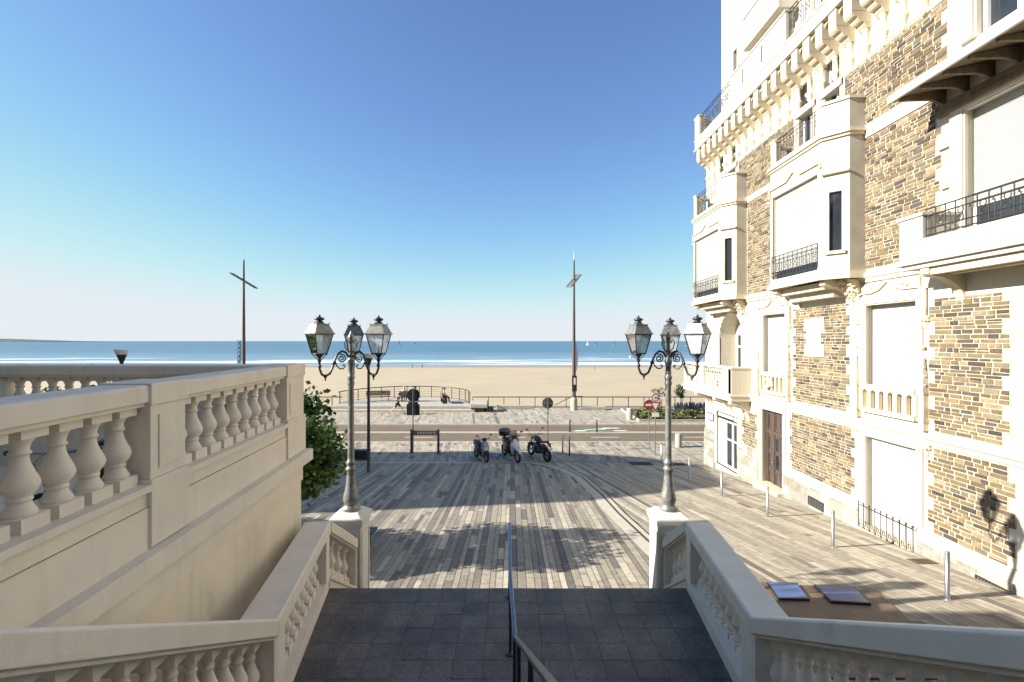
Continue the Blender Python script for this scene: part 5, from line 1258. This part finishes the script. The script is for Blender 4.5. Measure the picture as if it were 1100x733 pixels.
for x, y, l in ((2.80, 25.7, 'thin dark post right of the motorcycle, nearer its handlebar side'), (3.10, 25.1, 'thin dark post right of the motorcycle, nearer the viewer')):
    o = bpy.data.objects.new('street_post', pm2); COL.objects.link(o); o.location = (x, y, 0); tag(o, l, 'post', 'thin posts at the street edge')
pm3 = MB(); pm3.lathe([(.06, 0), (.055, .8), (.03, .84)], n=10); pm3 = pm3.mesh('lane_post', M['black'])
for x, y, l in ((3.9, 31.4, 'short black lane post left of the green cycle marking'), (5.72, 31.4, 'short black lane post at the green cycle marking')):
    o = bpy.data.objects.new('lane_post', pm3); COL.objects.link(o); o.location = (x, y, .05); tag(o, l, 'post', 'black lane posts')
for x, y, z, r_, h, l in ((9.15, 36.2, .1, .23, .88, 'stout pale cylinder bollard beside the promenade bed'), (9.72, 27.2, 0, .19, .80, 'stout pale stone bollard at the villa street corner')):
    b = MB(); b.lathe([(r_, 0), (r_, h-.06), (r_*.92, h-.02), (r_*.6, h)], (x, y, z), 18); tag(obj('stone_bollard', b, 'concrete'), l, 'bollard')
for x0, y0, w_, d_, l in ((5.9, 22.9, 1.1, .9, 'dark square grate in the shaded paving near the sign'), (7.6, 22.8, 1.0, .6, 'dark grate in the paving beside the bollards'), (9.0, 10.35, .5, .28, 'small rusty drain cover in the sunny paving')):
    b = MB(); g = lambda x, y: (x, y, slope_z(y)+.012)
    b.hexa([(x0, y0, slope_z(y0)-.02), (x0+w_, y0, slope_z(y0)-.02), (x0+w_, y0+d_, slope_z(y0+d_)-.02), (x0, y0+d_, slope_z(y0+d_)-.02)], [g(x0, y0), g(x0+w_, y0), g(x0+w_, y0+d_), g(x0, y0+d_)])
    for k in range(6): yy = y0+d_*(k+.3)/6; b.hexa([(x0+.05, yy, slope_z(yy)), (x0+w_-.05, yy, slope_z(yy)), (x0+w_-.05, yy+d_*.07, slope_z(yy)), (x0+.05, yy+d_*.07, slope_z(yy))], [(x0+.05, yy, slope_z(yy)+.02), (x0+w_-.05, yy, slope_z(yy)+.02), (x0+w_-.05, yy+d_*.07, slope_z(yy)+.02), (x0+.05, yy+d_*.07, slope_z(yy)+.02)])
    tag(obj('floor_grate', b, 'slot' if w_ > .6 else 'rust'), l, 'grate')
# brown cellar hatch with two glass lights
ht = thing('cellar_hatch', 'brown steel hatch cover with two glass lights painted with a blue sky reflection in the paving below the stair', 'hatch', (5.4, 8.2, slope_z(8.2)))
b = MB(); poly = [(3.7, 9.62), (5.69, 9.18), (6.97, 8.89), (6.71, 7.88), (6.35, 6.3), (3.5, 6.3)]
b.add([(x, y, slope_z(y)+.035) for x, y in poly]+[(x, y, slope_z(y)-.05) for x, y in poly], [tuple(range(6))]+[(i, (i+1) % 6, 6+(i+1) % 6, 6+i) for i in range(6)]); obj('cover', b, 'rust', ht)
M['skypane'] = mat('painted_sky_glass', (.03, .085, .24), .3, var=.35, scale=3, spec=.3)  # sky reflection put into the glass as a blue base colour
for px4 in (((823.6, 629), (856, 630), (870, 648), (836, 647)), ((873.8, 632), (918, 634.5), (936, 652.7), (892.7, 650.2))):
    pts = [G(*p) for p in px4]; b = MB(); b.hexa([(p.x, p.y, p.z+.03) for p in pts], [(p.x, p.y, p.z+.075) for p in pts]); fo = obj('light_frame', b, 'black', ht)
    c = sum(pts, Vector())/4; q = [c+(p-c)*.93 for p in pts]; b = MB(); b.hexa([(p.x, p.y, p.z+.07) for p in q], [(p.x, p.y, p.z+.079) for p in q]); obj('glass_light', b, 'skypane', fo)
# ------------------------------------------------------------------ scooters, motorcycle, bicycle
def wheel(r, x, z, rad, wd, name='wheel', spokes=5):
    b = MB(); b.tube([(x+(rad-wd/2)*math.cos(2*math.pi*i/22), 0, z+(rad-wd/2)*math.sin(2*math.pi*i/22)) for i in range(22)], wd/2, 8, closed=True); w_ = obj(name, b, 'rubber', r)
    b = MB(); ri = rad-wd
    b.tube([(x+ri*math.cos(2*math.pi*i/22), 0, z+ri*math.sin(2*math.pi*i/22)) for i in range(22)], wd*.22, 6, closed=True)
    for k in range(spokes): a = 2*math.pi*k/spokes; b.tube([(x, 0, z), (x+ri*math.cos(a), 0, z+ri*math.sin(a))], wd*.14 if spokes < 9 else .003, 5)
    b.tube([(x, -.05, z), (x, .05, z)], wd*.3, 8); obj('rim', b, 'steel', w_)
def loft(b, secs):        # (x, z centre, half width, half height): rounded body along x
    N = 12; vs = []
    for x, z, hw, hh in secs:
        for j in range(N):
            a = 2*math.pi*j/N; c, s = math.cos(a), math.sin(a)
            vs.append((x, hw*math.copysign(abs(c)**.75, c), z+hh*math.copysign(abs(s)**.75, s)))
    k = len(secs); fs = [(i*N+j, i*N+(j+1) % N, (i+1)*N+(j+1) % N, (i+1)*N+j) for i in range(k-1) for j in range(N)]
    b.add(vs, fs, None, True); b.add(vs[:N], [tuple(range(N))]); b.add(vs[-N:], [tuple(range(N))]); return b
def loftz(b, secs):       # (z, x centre, half length, half width): stacked upwards
    N = 14; vs = []
    for z, x, hl, hw in secs:
        for j in range(N): a = 2*math.pi*j/N; vs.append((x+hl*math.cos(a), hw*math.sin(a), z))
    k = len(secs); b.add(vs, [(i*N+j, i*N+(j+1) % N, (i+1)*N+(j+1) % N, (i+1)*N+j) for i in range(k-1) for j in range(N)], None, True); b.add(vs[:N], [tuple(range(N))]); b.add(vs[-N:], [tuple(range(N))]); return b
def mirrors(r, x, z, wy=.36, up=.16):
    for s in (-1, 1):
        b = MB(); b.tube([(x, s*.2, z), (x+.02, s*wy*.9, z+up)], .008, 6); b.ball((x, s*wy, z+up+.03), .055, 10, 6, (.35, 1.2, .8)); obj('mirror', b, 'black', r)
def scooter(label, paint, big, loc, rz, screen=False, box=False):
    r = thing('motor_scooter', label, 'scooter', group=None); k = 1.0
    rad = .25 if not big else .28; wx = .62 if not big else .74
    wheel(r, wx, rad, rad, .11); wheel(r, -wx+.06, rad, rad, .12)
    b = MB(); loft(b, [(-.80, .74, .05, .03), (-.70, .70, .12, .09), (-.45, .62, .16, .16), (-.15, .56, .16, .17), (.02, .50, .12, .16), (.08, .40, .10, .10)]); obj('tail_fairing', b, 'blackpaint', r)
    b = MB(); loft(b, [(-.15, .27, .13, .05), (.10, .24, .15, .05), (.32, .26, .14, .06), (.42, .34, .12, .07)]); obj('footboard', b, 'black', r)
    b = MB(); loftz(b, [(.30, .43, .06, .12), (.48, .47, .10, .19), (.70, .47, .10, .21), (.88, .42, .09, .16), (.98, .37, .07, .10)]); obj('front_fairing', b, paint, r)
    b = MB(); loftz(b, [(.50, .565, .02, .06), (.60, .575, .02, .13), (.70, .565, .02, .12)]); obj('headlight', b, 'headlight', r)
    b = MB(); loft(b, [(wx-.30, rad+.20, .06, .03), (wx-.1, rad+.28, .075, .05), (wx+.12, rad+.27, .07, .04), (wx+.27, rad+.16, .04, .02)]); obj('front_mudguard', b, paint if big else 'blackpaint', r)
    b = MB(); 
    for s in (-1, 1): b.tube([(wx, s*.085, rad), (wx-.12, s*.07, rad+.3), (.42, 0, .62)], .022, 8)
    obj('fork', b, 'darksteel', r)
    b = MB(); loft(b, [(-.72, .82, .11, .03), (-.45, .80, .15, .05), (-.1, .76, .14, .05), (.03, .72, .10, .03)]); obj('seat', b, 'black', r)
    b = MB(); loft(b, [(.30, 1.03, .10, .05), (.38, 1.05, .13, .07), (.46, 1.02, .08, .05)]); b.tube([(.34, -.33, 1.05), (.36, -.15, 1.03), (.36, .15, 1.03), (.34, .33, 1.05)], .016, 8); obj('handlebar', b, 'black', r)
    mirrors(r, .36, 1.05)
    b = MB(); b.ball((-.25, 0, .40), .24, 10, 8, (1.4, .75, .9)); b.tube([(-.2, .14, .26), (-.75, .17, .34)], .05, 8); obj('engine', b, 'darksteel', r)
    b = MB(); b.tube([(.05, .1, .22), (.0, .2, 0.0)], .014, 6); obj('stand', b, 'darksteel', r)
    if screen:
        b = MB(); N = 7; vs = []
        for i in range(5):
            t = i/4
            for j in range(N): a = (j/(N-1)-.5)*2; vs.append((.52-.26*t-.06*a*a, a*(.22-.03*t), .84+.46*t))
        b.add(vs, [(i*N+j, i*N+j+1, (i+1)*N+j+1, (i+1)*N+j) for i in range(4) for j in range(N-1)], None, True); o = obj('windscreen', b, 'visor', r)
    if box:
        b = MB(); loftz(b, [(.92, -.68, .20, .22), (1.0, -.68, .23, .26), (1.12, -.68, .24, .27)]); tb = obj('top_case', b, 'black', r)
        b = MB(); loftz(b, [(1.121, -.68, .24, .27), (1.20, -.68, .22, .25), (1.24, -.68, .14, .16)]); obj('lid', b, 'greymetal', tb)
        b = MB(); b.tube([(-.66, 0, .78), (-.68, 0, .93)], .05, 8); obj('rack', b, 'darksteel', r)
    r.location = loc; r.rotation_euler = (0, 0, rz)
    r.scale = (1.2,)*3 if big else (1.08,)*3
    return r
scooter('small pale blue scooter parked leftmost of the three at the street edge', 'bluescoot', False, (-1.62, 24.35, 0), R(-62))
scooter('white maxi scooter with windscreen and top case between the other two', 'whitepoly', True, (-.08, 24.45, 0), R(-66), screen=True, box=True)
def motorcycle(label, loc, rz):
    r = thing('motorcycle', label, 'motorcycle')
    wheel(r, .72, .31, .31, .12); wheel(r, -.70, .31, .31, .16)
    b = MB()
    for s in (-1, 1): b.tube([(.72, s*.09, .31), (.46, s*.09, .92)], .025, 8)
    obj('fork', b, 'darksteel', r)
    b = MB(); loft(b, [(-.12, .83, .10, .05), (.05, .88, .14, .10), (.25, .92, .15, .11), (.40, .90, .08, .07)]); obj('fuel_tank', b, 'blackpaint', r)
    b = MB(); loft(b, [(-.78, .93, .07, .03), (-.55, .86, .11, .05), (-.25, .80, .13, .05), (-.05, .82, .10, .05)]); obj('seat', b, 'black', r)
    b = MB(); b.ball((.12, 0, .48), .27, 12, 8, (1.15, .75, 1)); b.ball((-.42, 0, .62), .17, 10, 8, (1.5, .6, .8)); b.ball((-.12, 0, .40), .17, 12, 8, (1.1, .9, .9)); b.tube([(.45, 0, .85), (.1, 0, .72), (-.25, 0, .62), (-.3, 0, .36)], .035, 8); b.tube([(-.3, .08, .36), (-.70, .10, .31)], .03, 8); b.tube([(-.3, -.08, .36), (-.70, -.10, .31)], .03, 8); obj('engine', b, 'darksteel', r)
    b = MB(); b.tube([(.25, -.12, .3), (-.2, -.16, .22), (-.75, -.20, .36)], .045, 8); obj('exhaust', b, 'steel', r)
    b = MB(); b.tube([(.32, -.40, 1.06), (.42, -.15, 1.02), (.42, .15, 1.02), (.32, .40, 1.06)], .016, 8); obj('handlebar', b, 'black', r)
    b = MB(); b.ball((.56, 0, .90), .10, 10, 8, (.7, 1, 1)); obj('headlight', b, 'headlight', r)
    b = MB(); loft(b, [(-.98, .72, .05, .02), (-.86, .84, .06, .04), (-.7, .88, .06, .03)]); tl = obj('tail', b, 'black', r); b = MB(); b.box(-.93, -.88, -.07, .07, .80, .86); obj('tail_light', b, 'red', tl)
    b = MB(); b.box(-.99, -.975, -.09, .09, .56, .68); obj('number_plate', b, 'signwhite', r)
    b = MB(); loft(b, [(.46, .62, .05, .02), (.70, .655, .06, .02), (.95, .55, .05, .02)]); obj('front_mudguard', b, 'blackpaint', r)
    mirrors(r, .36, 1.06, .42, .22)
    r.location = loc; r.rotation_euler = (0, 0, rz); r.scale = (1.15,)*3
motorcycle('black naked motorcycle parked rightmost of the three, rear wheel towards the viewer', (1.42, 24.55, 0), R(118))
# bicycle leaning behind the terrace balusters
bk = thing('bicycle', 'black bicycle parked behind the terrace balusters', 'bicycle')
wheel(bk, .52, .34, .34, .035, spokes=18); wheel(bk, -.52, .34, .34, .035, spokes=18)
b = MB()
for p, q in (((-.10, 0, .30), (.38, 0, .76)), ((-.10, 0, .30), (-.22, 0, .82)), ((-.2, 0, .72), (.36, 0, .82)), ((.38, 0, .72), (.36, 0, .88)), ((-.10, 0, .30), (-.52, 0, .34)), ((-.21, 0, .72), (-.52, 0, .34)), ((.38, 0, .72), (.52, 0, .34))): b.tube([p, q], .018, 8)
obj('frame', b, 'blackpaint', bk)
b = MB(); b.tube([(.30, -.32, .93), (.38, -.2, .95), (.37, 0, .93), (.38, .2, .95), (.30, .32, .93)], .013, 8); hb_ = obj('handlebar', b, 'steel', bk)
b = MB()
for s in (-1, 1): b.tube([(.30, s*.33, .93), (.34, s*.22, .945)], .02, 8)
obj('grip', b, 'black', hb_); b = MB(); b.tube([(.36, .2, .93), (.44, .22, .90), (.40, .3, .87)], .006, 5); b.tube([(.37, .18, .95), (.50, .1, 1.0), (.52, 0, .9), (.42, 0, .7)], .004, 5); obj('brake_lever', b, 'steel', hb_)
b = MB(); loft(b, [(-.36, .90, .07, .03), (-.25, .90, .06, .03), (-.10, .89, .02, .02)]); obj('saddle', b, 'black', bk)
bk.location = (-3.42, 3.75, Z_FLOOR); bk.rotation_euler = (0, 0, R(-80))

# ------------------------------------------------------------------ people
def skinmesh(name, verts, edges, radii, m, parent, sub=2):
    me = bpy.data.meshes.new(name); me.from_pydata(verts, edges, []); o = bpy.data.objects.new(name, me); COL.objects.link(o); attach(o, parent)
    sk = o.modifiers.new('skin', 'SKIN'); sk.use_smooth_shade = True
    for i, r_ in enumerate(radii): me.skin_vertices[0].data[i].radius = (r_, r_)
    me.skin_vertices[0].data[0].use_root = True
    s = o.modifiers.new('sub', 'SUBSURF'); s.levels = sub; s.render_levels = sub; me.materials.append(M[m]); return o
def person(label, J, loc, rz, top='clothblack', legs='clothblack', shorts=True, hair='hair', group=None, scale=1.0, sleeves=False):
    """J: joint name -> position; x forward, y left, z up, origin on the ground"""
    r = thing('person', label, 'person', group=group)
    names = ['pelvis', 'chest', 'neck', 'head', 'shl', 'ell', 'wrl', 'hal', 'shr', 'elr', 'wrr', 'har', 'hil', 'knl', 'anl', 'tol', 'hir', 'knr', 'anr', 'tor']
    rad = [.11, .13, .05, .095, .06, .04, .03, .03, .06, .04, .03, .03, .09, .058, .04, .035, .09, .058, .04, .035]
    E = [(0, 1), (1, 2), (2, 3), (1, 4), (4, 5), (5, 6), (6, 7), (1, 8), (8, 9), (9, 10), (10, 11), (0, 12), (12, 13), (13, 14), (14, 15), (0, 16), (16, 17), (17, 18), (18, 19)]
    V = [Vector(J[n]) for n in names]
    skinmesh('body', V, E, rad, 'skin', r)
    tv = [V[0]+Vector((0, 0, -.02)), V[1], V[4], V[4].lerp(V[5], .5), V[8], V[8].lerp(V[9], .5)]
    if sleeves: tv[3] = V[6]; tv[5] = V[10]
    skinmesh('shirt', tv, [(0, 1), (1, 2), (2, 3), (1, 4), (4, 5)], [.135, .155, .08, .06, .08, .06], top, r)
    f = .75 if shorts else 1.0
    if shorts: lv = [V[0], V[12], V[12].lerp(V[13], .8), V[16], V[16].lerp(V[17], .8)]; le = [(0, 1), (1, 2), (0, 3), (3, 4)]; lr = [.135, .105, .085, .105, .085]
    else: lv = [V[0], V[12], V[13], V[14], V[16], V[17], V[18]]; le = [(0, 1), (1, 2), (2, 3), (0, 4), (4, 5), (5, 6)]; lr = [.14, .11, .08, .06, .11, .08, .06]
    skinmesh('shorts' if shorts else 'trousers', lv, le, lr, legs, r)
    h = V[3]; b = MB(); b.ball((h.x-.02, h.y, h.z+.035), .112, 12, 8, (1, .9, .95)); obj('hair', b, hair, r)
    b = MB(); b.ball((h.x+.10, h.y, h.z-.01), .022, 6, 4, (1, .7, 1.2))
    for s in (-1, 1): b.ball((h.x-.01, h.y+s*.098, h.z-.01), .024, 6, 4, (.8, .5, 1.3))
    obj('face', b, 'skin', r)
    for a, t in (('anl', 'tol'), ('anr', 'tor')):
        b = MB(); b.tube([Vector(J[a])+Vector((-.03, 0, -.03)), Vector(J[t])], [.05, .04], 8); obj('shoe', b, 'black', r)
    r.location = loc; r.rotation_euler = (0, 0, rz); r.scale = (scale,)*3; return r
RUN = dict(pelvis=(0, 0, .95), chest=(.10, 0, 1.30), neck=(.13, 0, 1.50), head=(.17, 0, 1.66), shl=(.10, .18, 1.42), ell=(-.12, .24, 1.20), wrl=(.06, .22, 1.05), hal=(.13, .2, 1.06), shr=(.10, -.18, 1.42), elr=(.18, -.24, 1.14), wrr=(.38, -.18, 1.24), har=(.45, -.16, 1.29),
           hil=(0, .09, .90), knl=(.30, .10, .58), anl=(.52, .10, .12), tol=(.68, .10, .08), hir=(0, -.09, .90), knr=(-.22, -.10, .52), anr=(-.60, -.10, .22), tor=(-.66, -.10, .06))
person('jogger in black shirt and shorts in mid stride on the promenade', RUN, (-9.5, 38.6, .1), 0)
SIT = dict(pelvis=(0, 0, .55), chest=(.02, 0, .90), neck=(.04, 0, 1.10), head=(.07, 0, 1.26), shl=(.02, .19, 1.03), ell=(.05, .25, .76), wrl=(.28, .18, .68), hal=(.36, .14, .66), shr=(.02, -.19, 1.03), elr=(.05, -.25, .76), wrr=(.28, -.18, .68), har=(.36, -.14, .66),
           hil=(.03, .09, .53), knl=(.46, .10, .52), anl=(.48, .10, .09), tol=(.64, .10, .05), hir=(.03, -.09, .53), knr=(.46, -.10, .52), anr=(.48, -.10, .09), tor=(.64, -.10, .05))
person('grey haired person in white seated on the platform bench, seen from behind', SIT, (-10.1, 43.55, .55), R(90), top='clothwhite', legs='clothgrey', shorts=False, hair='hairgrey', sleeves=True)
person('dark haired person in black seated on the platform bench, seen from behind', SIT, (-9.05, 43.55, .55), R(90), legs='clothgrey', shorts=False, sleeves=True)
person('person in a pale top and dark trousers seated sideways at the right of the platform', SIT, (-6.25, 42.65, .55), R(12), top='clothwhite', shorts=False)
STD = dict(pelvis=(0, 0, .95), chest=(0, 0, 1.30), neck=(.01, 0, 1.50), head=(.03, 0, 1.66), shl=(0, .19, 1.42), ell=(-.04, .24, 1.14), wrl=(.04, .24, .90), hal=(.06, .24, .80), shr=(0, -.19, 1.42), elr=(.04, -.24, 1.14), wrr=(.12, -.24, .92), har=(.15, -.24, .82),
           hil=(0, .09, .90), knl=(.12, .10, .50), anl=(.16, .10, .08), tol=(.30, .10, .04), hir=(0, -.09, .90), knr=(-.02, -.10, .50), anr=(-.16, -.10, .08), tor=(-.02, -.10, .04))
def bz(y): return -2.6-(y-43)*.0136
for x, y, rz, l in ((-39, 182, 0, 'tiny walker on the wet sand behind the terrace side lamp'), (-35.5, 184, 2.8, 'tiny second walker on the wet sand, just right of the first'), (30.6, 172, 3.1, 'tiny walker on the sand just right of the bannered mast'), (-120, 188, 0, 'tiny walker on the beach left of the blue banner'), (-176, 190, .3, 'tiny walker far along the beach above the terrace balustrade, left of the cone lamp'), (-173, 192, .3, 'tiny walker beside another far along the beach, above the balustrade')):
    person(l, STD, (x, y, bz(y)), rz, legs='clothgrey', shorts=False)

# ------------------------------------------------------------------ boats
def sailboat(label, x, y, h, rz, two=True):
    r = thing('sailboat', label, 'sailboat'); L = h*.62; b = MB()
    loft(b, [(-L/2, .5, .9, .5), (-L/4, .4, 1.3, .7), (L/8, .4, 1.2, .7), (L/2, .7, .1, .3)]); obj('hull', b, 'white', r)
    b = MB(); b.tube([(.4, 0, .5), (.4, 0, h)], .09, 6); obj('mast', b, 'steel', r)
    b = MB(); b.prism([(.3, 1.6), (-L*.45, 1.7), (.25, h*.97)], 'y', -.03, .03); obj('mainsail', b, 'white', r)
    if two: b = MB(); b.prism([(L*.48, 1.3), (.5, 1.5), (.5, h*.85)], 'y', -.03, .03); obj('jib', b, 'white', r)
    r.location = (x, y, -5.1); r.rotation_euler = (0, 0, rz)
for px, yy, h, rz, l in ((429, 1180, 15, .3, 'white sailboat just right of the terrace side lamp'), (446, 1260, 10, .5, 'smaller white sailboat second to the right of the terrace side lamp'), (631, 1220, 11, 2.8, 'small white sailboat right of the bannered mast'), (640, 1280, 13, .2, 'taller white sailboat second to the right of the bannered mast'), (660, 1300, 13, .4, 'white sailboat left of the villa side lamp'), (738, 1050, 12, .2, 'white sailboat seen between the villa side lamp lanterns'), (500, 1500, 9, .6, 'tiny white sailboat out in the empty middle of the sea')):
    sailboat(l, (px-550)/F*yy, yy, h, rz)
b = MB(); b.lathe([(.05, -.4), (.75, -.2), (.8, .3), (.3, .8), (.1, 1.6)], ((677-550)/F*310, 310, -5), 10); tag(obj('buoy', b, 'white'), 'white buoy floating near the surf left of the villa side lamp', 'buoy')
